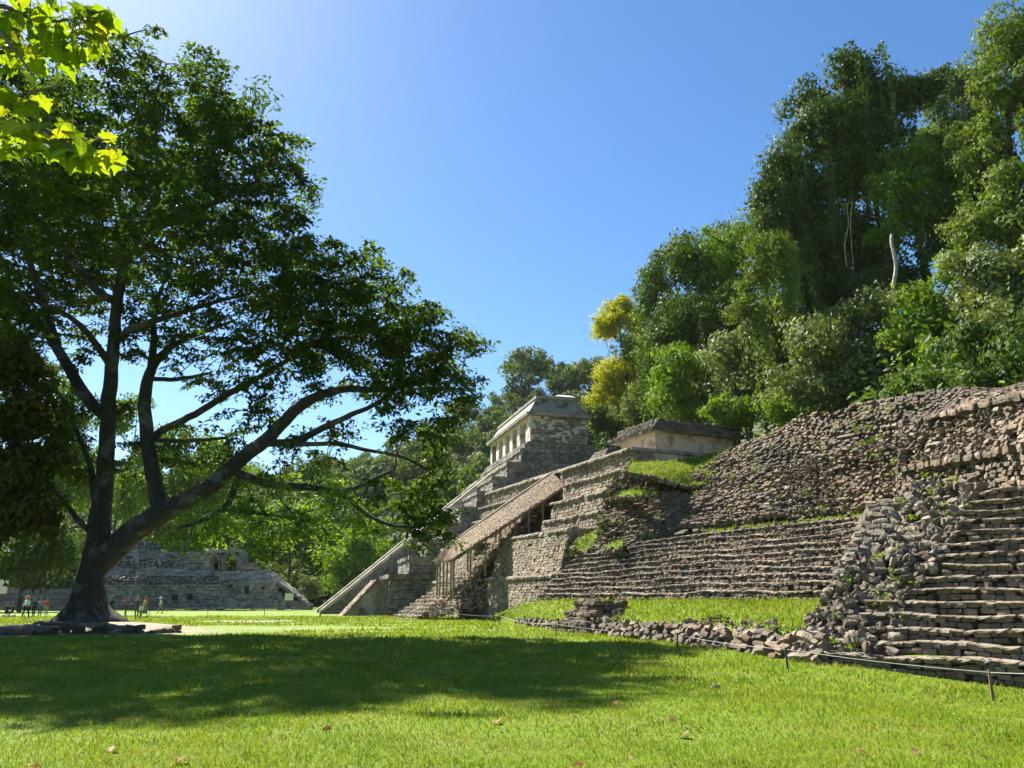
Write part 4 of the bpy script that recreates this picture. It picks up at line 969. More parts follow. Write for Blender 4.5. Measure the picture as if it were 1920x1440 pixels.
# ================================================================== THE BIG TREE
LIMBS = [   # pixel, pixel, distance Y, half-width in pixels
 [(158, 1176, 42, 80), (161, 1160, 42, 55), (163, 1135, 42, 33), (166, 1100, 42, 25), (174, 1062, 42, 24), (182, 1020, 42, 21), (189, 972, 42, 19), (196, 901, 42, 16), (202, 831, 42, 15), (203, 764, 42, 14), (210, 689, 41.5, 12), (215, 618, 41, 11), (221, 547, 40.5, 11), (237, 471, 40, 12), (258, 437, 39.5, 11), (283, 396, 39, 8), (300, 346, 38.5, 6), (288, 250, 38, 5), (292, 175, 37.5, 3.5), (312, 120, 37, 2)],
 [(184, 1066, 42, 18), (206, 1036, 41.8, 22), (255, 991, 41.3, 22), (302, 963, 40.8, 20), (350, 939, 40.4, 18), (406, 906, 40, 16), (453, 859, 39.5, 14), (501, 826, 39, 13), (534, 788, 38.6, 12), (567, 757, 38.2, 11), (614, 735, 37.8, 9), (641, 728, 37.5, 8), (696, 732, 37, 6.5), (750, 728, 36.5, 5), (800, 715, 36, 3)],
 [(497, 831, 39, 8), (556, 829, 38.2, 7.5), (602, 802, 37.5, 7), (649, 782, 37, 6), (688, 767, 36.5, 5), (727, 743, 36, 4), (780, 700, 35.5, 2.5)],
 [(540, 833, 38.4, 5), (649, 833, 37, 4.5), (680, 844, 36.7, 4), (735, 852, 36.2, 3.5), (766, 860, 36, 3), (812, 891, 35.6, 2)],
 [(447, 888, 39.5, 9), (493, 907, 38.6, 8), (587, 914, 37.2, 7), (641, 926, 36.5, 5.5), (680, 907, 36, 4), (740, 880, 35.6, 2.5)],
 [(641, 926, 36.5, 5), (680, 961, 36, 4), (735, 988, 35.5, 3), (790, 990, 35.2, 2)],
 [(446, 900, 39.6, 8), (425, 949, 39, 6), (387, 977, 38.4, 5), (330, 990, 38, 3)], [(425, 955, 39, 4), (480, 962, 38.4, 3), (556, 974, 37.6, 2)],
 [(302, 958, 40.8, 18), (288, 902, 41.2, 15), (276, 840, 41.6, 14), (272, 783, 42, 13), (272, 727, 42.2, 12), (283, 689, 42.4, 10), (300, 668, 42.6, 8), (331, 642, 43, 6), (378, 623, 43.5, 5), (440, 600, 44, 3)],
 [(283, 692, 42.4, 8), (288, 642, 42.6, 7), (288, 580, 43, 5), (310, 520, 43.4, 3)],
 [(276, 826, 41.8, 8), (331, 793, 41, 7.5), (378, 769, 40.4, 7), (425, 741, 39.8, 7), (472, 717, 39.2, 6), (520, 684, 38.6, 5), (567, 661, 38, 4), (640, 610, 37.2, 2.5)],
 [(283, 710, 42.4, 5), (331, 713, 42, 4.5), (390, 700, 41.6, 3)], [(283, 822, 41.8, 5), (312, 826, 41.4, 4.5), (368, 826, 40.8, 4), (425, 821, 40.2, 3)],
 [(203, 764, 42, 13), (184, 774, 42, 12), (156, 736, 42.3, 12), (132, 698, 42.6, 11), (109, 651, 43, 10), (76, 609, 43.4, 8), (28, 557, 44, 7), (-30, 510, 44.6, 5), (-110, 450, 45, 3)],
 [(109, 648, 43, 8), (90, 594, 42.6, 7.5), (66, 528, 42, 7), (52, 480, 41.6, 6), (35, 417, 41, 5), (33, 290, 40, 3.5), (25, 200, 39, 2)],
 [(208, 561, 40.8, 9), (183, 550, 40.9, 8), (137, 492, 41, 7), (104, 450, 41, 6), (60, 400, 41, 3)], [(258, 437, 39.5, 9), (317, 417, 38.6, 9), (367, 396, 37.8, 8), (417, 371, 37, 6), (480, 340, 36.2, 3)],
 [(252, 440, 39.6, 7), (225, 375, 39.8, 6), (196, 333, 40, 4.5), (160, 260, 40.2, 3)], [(185, 960, 42, 7), (175, 925, 42.2, 7), (170, 864, 42.6, 6), (146, 821, 43, 5), (127, 764, 43.4, 4), (100, 720, 43.8, 3)],
 [(215, 640, 41.2, 8), (250, 612, 40.4, 7), (330, 590, 39.4, 6), (420, 560, 38.4, 4), (500, 545, 37.4, 2.5)], [(210, 690, 41.5, 8), (150, 600, 38, 6), (60, 560, 34, 4), (-60, 520, 31, 3)], [(172, 1000, 42, 6), (140, 970, 41, 5), (90, 900, 39, 4), (40, 860, 37, 3)],
]
root = thing('spreading_tree', (TREE[0], TREE[1], .3), 'huge dark spreading tree with forked trunk on the left of the lawn', 'tree')
tb = MB(); nodes = []; limb_parts = []
for li, Lb in enumerate(LIMBS):
    Pn = np.array([pt(a, b_, Y=c+2.4*min(1, max(0, (a-560)/200))) for a, b_, c, _ in Lb]); rr = np.array([d/FPX*c*.95 for _, _, c, d in Lb])
    # smooth resample
    k = len(Pn); t = np.arange(k); ts = np.linspace(0, k-1, (k-1)*4+1)
    Q = np.stack([np.interp(ts, t, Pn[:, i]) for i in range(3)], 1); R_ = np.interp(ts, t, rr)
    for _ in range(3): Q[1:-1] = (Q[:-2]+2*Q[1:-1]+Q[2:])/4
    Q[2:-1] += .05*np.stack([wob(Q[2:-1], 1.7, li), wob(Q[2:-1], 1.3, li+3), wob(Q[2:-1], 1.1, li+7)], 1)
    sides = 18 if li < 2 else 9
    m_ = MB(); m_.tube(Q, R_, sides); V = m_.V[0]
    if li < 2:       # fluted, buttressed bole
        cen = np.repeat(Q, sides, 0); d = V-cen; th = np.arctan2(d[:, 1], d[:, 0]); low = np.exp(-np.maximum(V[:, 2]-.3, 0)/1.6)
        V = cen+d*(1+(.07+.16*low)*np.sin(th*5+V[:, 2]*.25)+.04*np.sin(th*9+1+V[:, 2]*.6))[:, None]; m_.V[0] = V
    if li == 0: link('trunk', m_.mesh('trunk', True), root, M['bark'])
    else: link('limb', m_.mesh('limb', True), root, M['bark'])
    nodes.append(np.c_[Q, R_])
nodes = np.concatenate(nodes)
BLOBS = [  # px, py, Y, r px, depth radius m, density
 (325, 170, 37, 85, 5, 1), (225, 150, 37, 90, 5, 1), (410, 215, 37, 80, 5, 1.1), (470, 270, 36.5, 90, 5, 1.2), (535, 310, 36, 62, 4, 1.2), (130, 230, 38, 110, 6, 1), (330, 280, 38, 120, 6, 1), (440, 370, 36, 95, 5, 1.3), (520, 395, 35.5, 50, 3, 1.1), (220, 330, 40, 110, 5, .8), (30, 330, 40, 120, 6, 1), (60, 160, 38, 110, 6, 1), (120, 420, 41, 90, 5, .8), (350, 440, 38, 90, 5, .8),
 (480, 480, 37, 95, 5, 1.2), (570, 470, 36, 70, 4, 1.2), (610, 530, 36, 85, 5, 1.2), (700, 560, 36, 85, 5, 1.1), (770, 610, 35.5, 75, 4, 1.1), (840, 640, 35, 62, 4, 1), (885, 655, 35, 30, 2, 1), (690, 650, 36, 95, 5, 1.2), (790, 695, 35.5, 85, 4, 1.2), (855, 725, 35, 52, 3, 1.1), (600, 620, 37, 95, 5, 1.1), (520, 600, 38, 90, 5, 1), (420, 590, 39, 80, 5, .9), (340, 560, 40, 65, 4, .7), (455, 670, 39.5, 55, 3, .7), (560, 690, 38, 60, 3, .8), (620, 700, 37.5, 60, 3, .8), (740, 750, 36, 60, 3, .8),
 (770, 810, 35.5, 55, 3, .9), (820, 850, 35.2, 45, 2.5, 1), (845, 790, 35, 36, 2, .9), (800, 930, 35.2, 55, 2.5, 1.1), (835, 985, 35, 36, 2, 1), (740, 945, 35.5, 55, 3, 1), (780, 1000, 35.2, 36, 2, 1), (680, 985, 36, 42, 2.5, .9), (600, 890, 37, 46, 2.5, .9), (640, 950, 36.5, 45, 2.5, .9), (560, 960, 37.5, 55, 3, 1), (480, 950, 38.4, 55, 3, 1), (420, 985, 38.6, 45, 2.5, 1), (350, 1000, 38.5, 40, 2, .9), (520, 905, 38, 40, 2, .8), (590, 1000, 37, 45, 2.5, .9), (500, 1005, 38, 40, 2, .8),
 (300, 640, 43, 60, 3, .8), (245, 655, 42.5, 40, 2, .7), (170, 760, 43, 45, 2, .7), (120, 820, 42, 50, 3, .9), (560, 840, 38, 46, 2, .8), (650, 800, 37, 40, 2, .8), (500, 720, 39, 55, 3, .9), (250, 560, 42, 55, 3, .8), (380, 860, 41, 46, 3, .8), (440, 850, 40, 40, 2, .7), (230, 880, 43, 30, 2, .6), (130, 900, 42, 46, 3, .8), (330, 610, 43, 50, 3, .8), (400, 730, 41, 40, 2, .7),
 (430, 790, 40, 45, 3, .6), (365, 800, 41, 36, 2, .5), (340, 690, 42, 40, 2, .5), (395, 665, 42, 45, 3, .6), (500, 770, 39, 30, 2, .5), (250, 840, 42, 25, 2, .3), (320, 850, 41, 40, 2, .5), (230, 770, 43, 22, 2, .3), (160, 880, 43, 40, 2, .5),
 (60, 560, 42, 70, 4, .6), (20, 640, 41, 75, 4, .8), (90, 720, 42, 55, 3, .7), (150, 640, 42, 40, 3, .5), (180, 500, 41, 60, 4, .6), (20, 480, 43, 60, 4, .6), (240, 590, 42, 40, 3, .5), (60, 820, 39, 60, 3, .9), (-20, 740, 38, 80, 4, 1),
 (-120, 300, 40, 160, 8, .8), (-120, 520, 40, 140, 7, .8), (-260, 420, 40, 150, 8, .8), (-90, 140, 38, 120, 7, .8), (-140, 700, 37, 110, 6, .8), (120, 380, 32, 150, 5, .55), (300, 420, 31, 130, 5, .45), (-60, 480, 31, 150, 5, .6),
 (90, 300, 27, 110, 3, .8), (230, 310, 27, 100, 3, .7), (-60, 330, 28, 120, 4, .8), (330, 330, 28.5, 80, 3, .6), (60, 180, 28, 100, 3, .7),
 (40, 700, 49, 90, 4, .9), (-80, 650, 50, 120, 5, .9), (130, 570, 50, 90, 3, .9), (-60, 800, 47, 100, 4, .9),
 (150, 480, 50, 130, 4, .8), (280, 470, 50, 110, 4, .7), (60, 620, 49, 100, 4, .7), (0, 460, 50, 130, 4, .7), (330, 380, 48, 110, 4, .6), (120, 330, 49, 140, 4, .7), (-150, 560, 50, 150, 5, .8), (420, 470, 46, 90, 4, .6),
]
pts = []
for (px, py, Y, r_, dr, den) in BLOBS:
    if px > 560: Y = Y+2.4*min(1, (px-560)/200)
    c = pt(px, py, Y=Y); r_m = r_/FPX*Y*1.03
    n_ = int(max(6, den*7.5*r_m*r_m*max(dr, 2)**.5*.5))
    d = rdir(n_)*(rng.random(n_)**.42)[:, None]
    pts.append(c+d*np.array((r_m, dr, r_m*.95)))
pts = np.concatenate(pts)
HOLE = [[(225, 690), (300, 655), (318, 700), (262, 735)], [(296, 712), (370, 730), (425, 760), (400, 800), (330, 780), (298, 760)], [(615, 835), (720, 848), (730, 872), (668, 888), (632, 862)], [(105, 560), (160, 590), (172, 640), (120, 620)], [(300, 860), (345, 880), (330, 850), (380, 790), (420, 800), (350, 880)]]
X, Y_, _ = topx(pts); keep = np.ones(len(pts), bool)
for h in HOLE: keep &= ~(poly_in(h, X, Y_) & (rng.random(len(pts)) < .72))
pts = pts[keep]
# twigs: join every spray to the nearest wood
order = np.argsort(np.min(np.linalg.norm(pts[:, None]-nodes[None, ::3, :3], axis=2), axis=1))
cur = nodes[::2, :3].copy(); tw = MB(); cl = list(cur)
cur = np.concatenate([cur, np.zeros((len(pts), 3))]); nc = len(cl)
for j, i in enumerate(order):
    p = pts[i]; d2 = ((cur[:nc]-p)**2).sum(1)+np.maximum(cur[:nc, 2]-p[2], 0)**2*2; q = cur[np.argmin(d2)]
    L_ = np.linalg.norm(p-q)
    if L_ > .25:
        mid = (p+q)/2+np.array((0, 0, .08*L_))+rng.normal(size=3)*.05*L_
        tw.tube([q, mid, p], [min(.085, .02+.014*L_), min(.06, .018+.008*L_), .012], 4)
    cur[nc] = p; nc += 1
tag(tw.obj('twigs', M['bark'], root), kind='stuff')
def sprays(pts, per, rad, ln, flat=.3, droop=.25):
    n_ = len(pts)*per; i = np.repeat(np.arange(len(pts)), per)
    d = rdir(n_); rr = rng.random(n_)**.5
    sc = np.repeat(rng.uniform(.7, 1.3, len(pts)), per)*rad
    tilt = np.repeat(rng.normal(size=(len(pts), 3))*.35, per, 0)
    off = d*rr[:, None]*sc[:, None]; off[:, 2] *= flat; off[:, 2] += (off*tilt).sum(1)-.18*rr*rr*sc
    P_ = pts[i]+off
    D_ = off*np.array((1, 1, .3))+rdir(n_)*.6*sc[:, None]; D_[:, 2] -= droop*sc
    Nn = unit(rdir(n_)*.75+np.array((0, 0, 1.0)))
    L_ = ln*np.exp(rng.normal(size=n_)*.25)
    return leaves(P_, D_, Nn, L_, L_*rng.uniform(.32, .5, n_))
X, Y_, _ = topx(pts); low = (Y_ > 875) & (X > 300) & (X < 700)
V, Fq = sprays(pts[low], 70, .95, .25); tag(link('lower_crown', mesh_np('lower_crown', V, Fq), root, LM['bright']), kind='stuff')  # brighter leaf colour stands in for sun shining through these lower sprays
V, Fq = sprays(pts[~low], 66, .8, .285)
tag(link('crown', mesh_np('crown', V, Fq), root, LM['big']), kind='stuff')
NBIG = len(Fq)

# ================================================================== OTHER TREES
TSEED = [0]
def tree(name, label, blobs, Y, mat, leaf=.34, base=None, dens=1.0, per=13, frac=.40, group=None, bark='bark', vines=0, tr=.28, squash=.7, droop=.5, depth=.8, stems=1, cat='tree', zbase=None):
    """blobs: pixel x, y, radius of each mass of the crown at distance Y (or own distance as 4th value)"""
    TSEED[0] += 1
    cen = []; rad = []
    for b_ in blobs:
        y = b_[3] if len(b_) > 3 else Y
        if zbase is None:            # keep the mass clear of the slope it stands on
            for _ in range(30):
                c_ = pt(b_[0], b_[1], Y=y)
                if hill_z(c_[0], c_[1]) < c_[2]-.35*b_[2]/FPX*y or y < 30: break
                y -= 1.0
        cen.append(pt(b_[0], b_[1], Y=y)); rad.append(b_[2]/FPX*y*1.06)
    cen = np.array(cen); rad = np.array(rad)
    cen[:, 1] += rng.normal(size=len(cen))*rad*.25
    bx, by = (cen[:, 0]*rad).sum()/rad.sum(), (cen[:, 1]*rad).sum()/rad.sum()+.5
    if base is not None: bx, by = base
    zb = zbase if zbase is not None else hill_z(bx, by)
    zb = min(zb, cen[:, 2].min()-.8)
    root = thing(name, (bx, by, zb-.2), label, cat, group)
    tk = MB(); main = None
    top = cen[np.argmax(cen[:, 2])]
    for s_ in range(stems):
        b0 = np.array((bx+(s_-(stems-1)/2)*.7, by, zb-.5)); ctr = np.array((bx+(s_-(stems-1)/2)*1.2, by, cen[:, 2].mean()))
        P_ = limb_path(b0, ctr, 7, .05, TSEED[0]+s_); h = np.linalg.norm(ctr-b0)
        tk.tube(P_, np.linspace(tr*(1.0 if stems == 1 else .7), tr*.55, 7), 8)
    tk.obj('trunk', M[bark], root, True)
    lb = MB()
    for j, c in enumerate(cen):
        a = np.array((bx, by, max(zb+1, min(c[2]-rad[j]*.8, cen[:, 2].mean()))))
        lb.tube(limb_path(a, c, 5, .1, j+TSEED[0]), np.linspace(tr*.45, tr*.12, 5), 5)
    lb.obj('limbs', M[bark], root, True)
    sc, sr = sub_clumps(cen, rad, per, frac)
    n_ = int(dens*2.6*sum(math.pi*r*r for r in rad)/(leaf*leaf*.26))
    V, Fq = clump_leaves(sc, sr, int(n_*.86), leaf, squash, droop)
    V2, F2 = inner_leaves(cen, rad, int(n_*.2), leaf); Fq = np.concatenate([Fq, F2+len(V)]); V = np.concatenate([V, V2])
    if vines:
        # hanging curtains of vine leaves under the crown
        C_ = []; D_ = []
        for _ in range(int(vines*.55)):
            j = rng.integers(len(cen)); p = cen[j]+rdir(1)[0]*rad[j]*np.array((.95, .9, .2)); p[1] -= abs(rng.normal())*rad[j]*.5
            Lv = rng.uniform(.4, 1.0)*max(3.0, (p[2]-zb)*.75); m_ = int(Lv*26*.34/leaf)
            t = rng.random(m_)**.8; wdt = rng.uniform(.25, .8)
            q = p+np.stack([rng.normal(size=m_)*wdt*.5+.25*np.sin(t*5+j), rng.normal(size=m_)*wdt*.4, -t*Lv], 1)
            C_.append(q); d_ = rdir(m_)*.6; d_[:, 2] -= .8; D_.append(d_)
        C_ = np.concatenate(C_); D_ = np.concatenate(D_); L_ = leaf*np.exp(rng.normal(size=len(C_))*.25)
        V2, F2 = leaves(C_, D_, unit(rdir(len(C_))*.6+np.array((-.3, -.8, .3))), L_, L_*.55)
        Fq = np.concatenate([Fq, F2+len(V)]); V = np.concatenate([V, V2])
    tag(link('crown', mesh_np('crown', V, Fq), root, LM[mat]), kind='stuff')
    return root
HG = 'jungle trees on the slope behind the ruins'
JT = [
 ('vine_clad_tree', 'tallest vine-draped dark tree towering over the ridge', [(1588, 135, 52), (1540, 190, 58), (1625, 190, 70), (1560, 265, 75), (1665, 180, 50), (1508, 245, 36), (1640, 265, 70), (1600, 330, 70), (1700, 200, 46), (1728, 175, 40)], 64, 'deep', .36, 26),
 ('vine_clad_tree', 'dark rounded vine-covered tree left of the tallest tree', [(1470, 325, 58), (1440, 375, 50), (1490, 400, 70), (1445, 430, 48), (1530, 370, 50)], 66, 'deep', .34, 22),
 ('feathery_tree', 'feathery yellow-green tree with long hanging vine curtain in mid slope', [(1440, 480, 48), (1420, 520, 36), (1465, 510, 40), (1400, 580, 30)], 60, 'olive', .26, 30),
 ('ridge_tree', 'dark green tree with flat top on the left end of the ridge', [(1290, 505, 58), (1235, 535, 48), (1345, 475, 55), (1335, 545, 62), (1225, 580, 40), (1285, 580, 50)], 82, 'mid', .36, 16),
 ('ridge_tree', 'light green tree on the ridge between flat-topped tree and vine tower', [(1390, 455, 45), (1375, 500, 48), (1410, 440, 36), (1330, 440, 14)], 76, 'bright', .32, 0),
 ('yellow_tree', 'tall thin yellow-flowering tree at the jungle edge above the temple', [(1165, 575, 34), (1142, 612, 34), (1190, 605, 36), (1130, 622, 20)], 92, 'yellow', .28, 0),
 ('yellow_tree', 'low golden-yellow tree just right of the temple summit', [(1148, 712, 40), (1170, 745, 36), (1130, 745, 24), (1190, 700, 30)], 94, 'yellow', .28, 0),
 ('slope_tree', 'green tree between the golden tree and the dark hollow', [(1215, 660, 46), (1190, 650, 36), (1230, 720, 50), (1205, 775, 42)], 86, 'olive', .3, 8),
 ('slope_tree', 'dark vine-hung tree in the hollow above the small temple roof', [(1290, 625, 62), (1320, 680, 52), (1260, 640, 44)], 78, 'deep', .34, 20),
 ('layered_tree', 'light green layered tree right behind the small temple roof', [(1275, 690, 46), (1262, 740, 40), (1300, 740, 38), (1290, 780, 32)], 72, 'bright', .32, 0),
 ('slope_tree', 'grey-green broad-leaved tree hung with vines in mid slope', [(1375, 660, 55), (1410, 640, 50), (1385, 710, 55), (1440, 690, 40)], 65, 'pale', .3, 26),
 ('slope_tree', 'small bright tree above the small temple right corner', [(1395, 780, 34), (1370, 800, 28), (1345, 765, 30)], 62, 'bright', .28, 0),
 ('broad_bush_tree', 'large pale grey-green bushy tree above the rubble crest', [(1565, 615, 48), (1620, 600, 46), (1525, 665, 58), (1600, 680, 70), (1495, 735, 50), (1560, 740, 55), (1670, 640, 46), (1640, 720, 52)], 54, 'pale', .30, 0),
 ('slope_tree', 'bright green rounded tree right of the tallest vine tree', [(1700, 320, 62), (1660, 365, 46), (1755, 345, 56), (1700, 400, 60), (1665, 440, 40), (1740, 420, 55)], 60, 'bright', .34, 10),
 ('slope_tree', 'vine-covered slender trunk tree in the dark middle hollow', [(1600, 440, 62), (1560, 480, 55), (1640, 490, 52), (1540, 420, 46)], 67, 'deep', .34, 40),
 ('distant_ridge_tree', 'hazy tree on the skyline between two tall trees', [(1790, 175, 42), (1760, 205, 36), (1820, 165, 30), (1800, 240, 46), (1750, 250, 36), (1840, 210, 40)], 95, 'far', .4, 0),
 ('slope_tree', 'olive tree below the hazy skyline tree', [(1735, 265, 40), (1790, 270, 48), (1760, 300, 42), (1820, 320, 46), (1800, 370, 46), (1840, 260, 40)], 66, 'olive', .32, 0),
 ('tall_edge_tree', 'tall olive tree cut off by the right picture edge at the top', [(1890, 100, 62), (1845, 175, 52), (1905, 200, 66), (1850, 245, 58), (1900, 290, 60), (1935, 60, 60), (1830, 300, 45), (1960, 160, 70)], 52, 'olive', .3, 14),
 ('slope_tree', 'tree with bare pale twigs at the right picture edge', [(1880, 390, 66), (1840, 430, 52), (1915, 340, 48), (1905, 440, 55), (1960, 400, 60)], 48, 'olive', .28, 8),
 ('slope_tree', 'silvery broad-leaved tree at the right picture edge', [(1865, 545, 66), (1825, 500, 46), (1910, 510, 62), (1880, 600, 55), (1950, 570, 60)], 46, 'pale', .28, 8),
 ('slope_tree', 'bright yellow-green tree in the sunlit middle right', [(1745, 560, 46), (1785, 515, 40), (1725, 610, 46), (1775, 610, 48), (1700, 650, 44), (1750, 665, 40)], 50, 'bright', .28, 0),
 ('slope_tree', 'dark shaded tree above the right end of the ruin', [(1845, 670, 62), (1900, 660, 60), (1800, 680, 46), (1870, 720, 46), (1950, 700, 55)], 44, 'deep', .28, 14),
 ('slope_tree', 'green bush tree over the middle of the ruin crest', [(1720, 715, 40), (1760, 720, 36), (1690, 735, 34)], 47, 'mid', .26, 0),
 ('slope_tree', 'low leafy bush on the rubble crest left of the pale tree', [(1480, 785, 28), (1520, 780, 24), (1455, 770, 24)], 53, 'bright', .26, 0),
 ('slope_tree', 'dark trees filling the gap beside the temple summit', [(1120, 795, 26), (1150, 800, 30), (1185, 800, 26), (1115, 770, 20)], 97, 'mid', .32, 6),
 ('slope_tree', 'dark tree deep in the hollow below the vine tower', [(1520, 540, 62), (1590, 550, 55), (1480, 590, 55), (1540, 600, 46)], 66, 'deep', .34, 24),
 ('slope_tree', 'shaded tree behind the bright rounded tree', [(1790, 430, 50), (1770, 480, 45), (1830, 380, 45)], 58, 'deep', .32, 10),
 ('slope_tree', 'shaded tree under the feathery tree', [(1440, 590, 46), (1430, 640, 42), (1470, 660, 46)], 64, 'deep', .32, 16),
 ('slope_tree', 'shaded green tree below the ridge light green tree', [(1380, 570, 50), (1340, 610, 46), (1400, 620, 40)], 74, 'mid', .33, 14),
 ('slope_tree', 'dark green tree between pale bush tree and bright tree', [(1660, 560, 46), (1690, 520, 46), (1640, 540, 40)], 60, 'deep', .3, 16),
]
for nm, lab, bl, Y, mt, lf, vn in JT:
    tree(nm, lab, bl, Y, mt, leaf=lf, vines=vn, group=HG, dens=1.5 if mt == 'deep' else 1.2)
# bare pale trunk and dangling lianas in the dark hollow
def strand(name, label, pth, r_, mat, cat='vine'):
    P_ = np.array([pt(a, b_, Y=c) for a, b_, c in pth]); k = len(P_); ts = np.linspace(0, k-1, k*4)
    Q = np.stack([np.interp(ts, np.arange(k), P_[:, i]) for i in range(3)], 1)
    for _ in range(2): Q[1:-1] = (Q[:-2]+2*Q[1:-1]+Q[2:])/4
    m_ = MB(); m_.tube(Q, np.linspace(r_, r_*.7, len(Q)), 7); return tag(m_.obj(name, mat, None, True), label, cat)
strand('bare_trunk', 'sunlit bare pale crooked trunk in the dark hollow', [(1680, 575, 55.5), (1674, 540, 55.5), (1681, 505, 55.5), (1678, 480, 55.5), (1671, 455, 55.6), (1672, 440, 55.8)], .17, M['bark_pale'], 'trunk')
strand('liana', 'left of two thin lianas hanging in the dark hollow', [(1588, 500, 58), (1583, 460, 58), (1592, 420, 58), (1587, 380, 58)], .03, M['twig'])
strand('liana', 'right of two thin lianas hanging in the dark hollow', [(1602, 520, 58), (1598, 470, 58), (1594, 420, 58), (1599, 370, 58)], .03, M['twig'])
# undergrowth that covers the slope
n_ = 38000; ii = rng.integers(2, 57, n_); jj = rng.integers(1, 9, n_); u = rng.random(n_)[:, None]; w_ = rng.random(n_)[:, None]
P_ = (HILLP[ii, jj]*(1-u)+HILLP[ii+1, jj]*u)*(1-w_)+(HILLP[ii, jj+1]*(1-u)+HILLP[ii+1, jj+1]*u)*w_
P_ = P_+np.array((0, 0, 1))*(rng.random((n_, 1))**2*3.0)*(.4+.6*(wob(P_, .5)[:, None] > 0)); L_ = .5*np.exp(rng.normal(size=n_)*.3)
V, Fq = leaves(P_, rdir(n_)+np.array((-.4, -.3, -.2)), unit(rdir(n_)*.7+np.array((-.3, -.2, .8))), L_, L_*.55)
tag(link('undergrowth', mesh_np('undergrowth', V, Fq), None, LM['mid']), 'leafy undergrowth covering the jungle slope', 'undergrowth', kind='stuff')

# ---------------------------------------------------------------- far hill forest: one tree kind copied many times
FT = []
for v_ in range(5):
    r0 = np.random.default_rng(100+v_); k = 9
    c = r0.normal(size=(k, 3))*np.array((2.6, 2.6, 1.4))+np.array((0, 0, 10+v_*.6)); rr = r0.uniform(1.6, 3.0, k)
    sc, sr = sub_clumps(c, rr, 9, .42); V, Fq = clump_leaves(sc, sr, 2600, .72, .85, .3)
    me = mesh_np('crown', V, Fq); me.materials.append(LM[('far', 'mid', 'far', 'deep', 'olive')[v_]])
    m_ = MB(); m_.tube(limb_path((0, 0, -2), (0, 0, 9), 5, .03, v_), np.linspace(.35, .2, 5), 6); tm = m_.mesh('trunk', True); tm.materials.append(M['bark']); FT.append((me, tm))
cnt = 0
def far_tree(p, s_, v_, label, group, name='forest_tree'):
    o = thing(name, tuple(p), label, 'tree', group); o.scale = (s_, s_, s_*random.uniform(.9, 1.2)); o.rotation_euler.z = random.uniform(0, 6.28)
    for nm, me in (('crown', FT[v_][0]), ('trunk', FT[v_][1])):
        c = bpy.data.objects.new(nm, me); COL.objects.link(c); c.parent = o
        if nm == 'crown': c['kind'] = 'stuff'
    return o
cand = []
for i in range(39):
    for j in range(7):
        for _ in range(5):
            u, w_ = rng.random(), rng.random()
            p = (FP[i, j]*(1-u)+FP[i+1, j]*u)*(1-w_)+(FP[i, j+1]*(1-u)+FP[i+1, j+1]*u)*w_; cand.append(p)
cand = np.array(cand); X, Y_, _ = topx(cand); order = rng.permutation(len(cand)); got = []
for i in order:
    if not (-30 < X[i] < 1330): continue
    p = cand[i]; s_ = rng.uniform(.9, 1.7)
    if any((p[0]-q[0])**2+(p[1]-q[1])**2 < (3.6*(s_+q[3])*.5)**2 for q in got): continue
    got.append((*p, s_))
    if len(got) >= 285: break
for q in got: far_tree(np.array(q[:3])-np.array((0, 0, 4.6*q[3])), q[3], int(rng.integers(0, 5)), 'hazy round-crowned tree in the forest on the far hill', 'trees of the forest on the far hill')

n_ = 14000; ii = rng.integers(0, 39, n_); jj = rng.integers(0, 7, n_); u = rng.random((n_, 1)); w_ = rng.random((n_, 1))
P_ = (FP[ii, jj]*(1-u)+FP[ii+1, jj]*u)*(1-w_)+(FP[ii, jj+1]*(1-u)+FP[ii+1, jj+1]*u)*w_+np.array((0, 0, 1))*rng.random((n_, 1))*3.0; L_ = 1.3*np.exp(rng.normal(size=n_)*.3)
V, Fq = leaves(P_, rdir(n_), unit(rdir(n_)*.6+np.array((-.2, -.3, .8))), L_, L_*.6)
tag(link('hill_undergrowth', mesh_np('hill_undergrowth', V, Fq), None, LM['far']), 'low greenery between the trees of the far hill', 'undergrowth', kind='stuff')
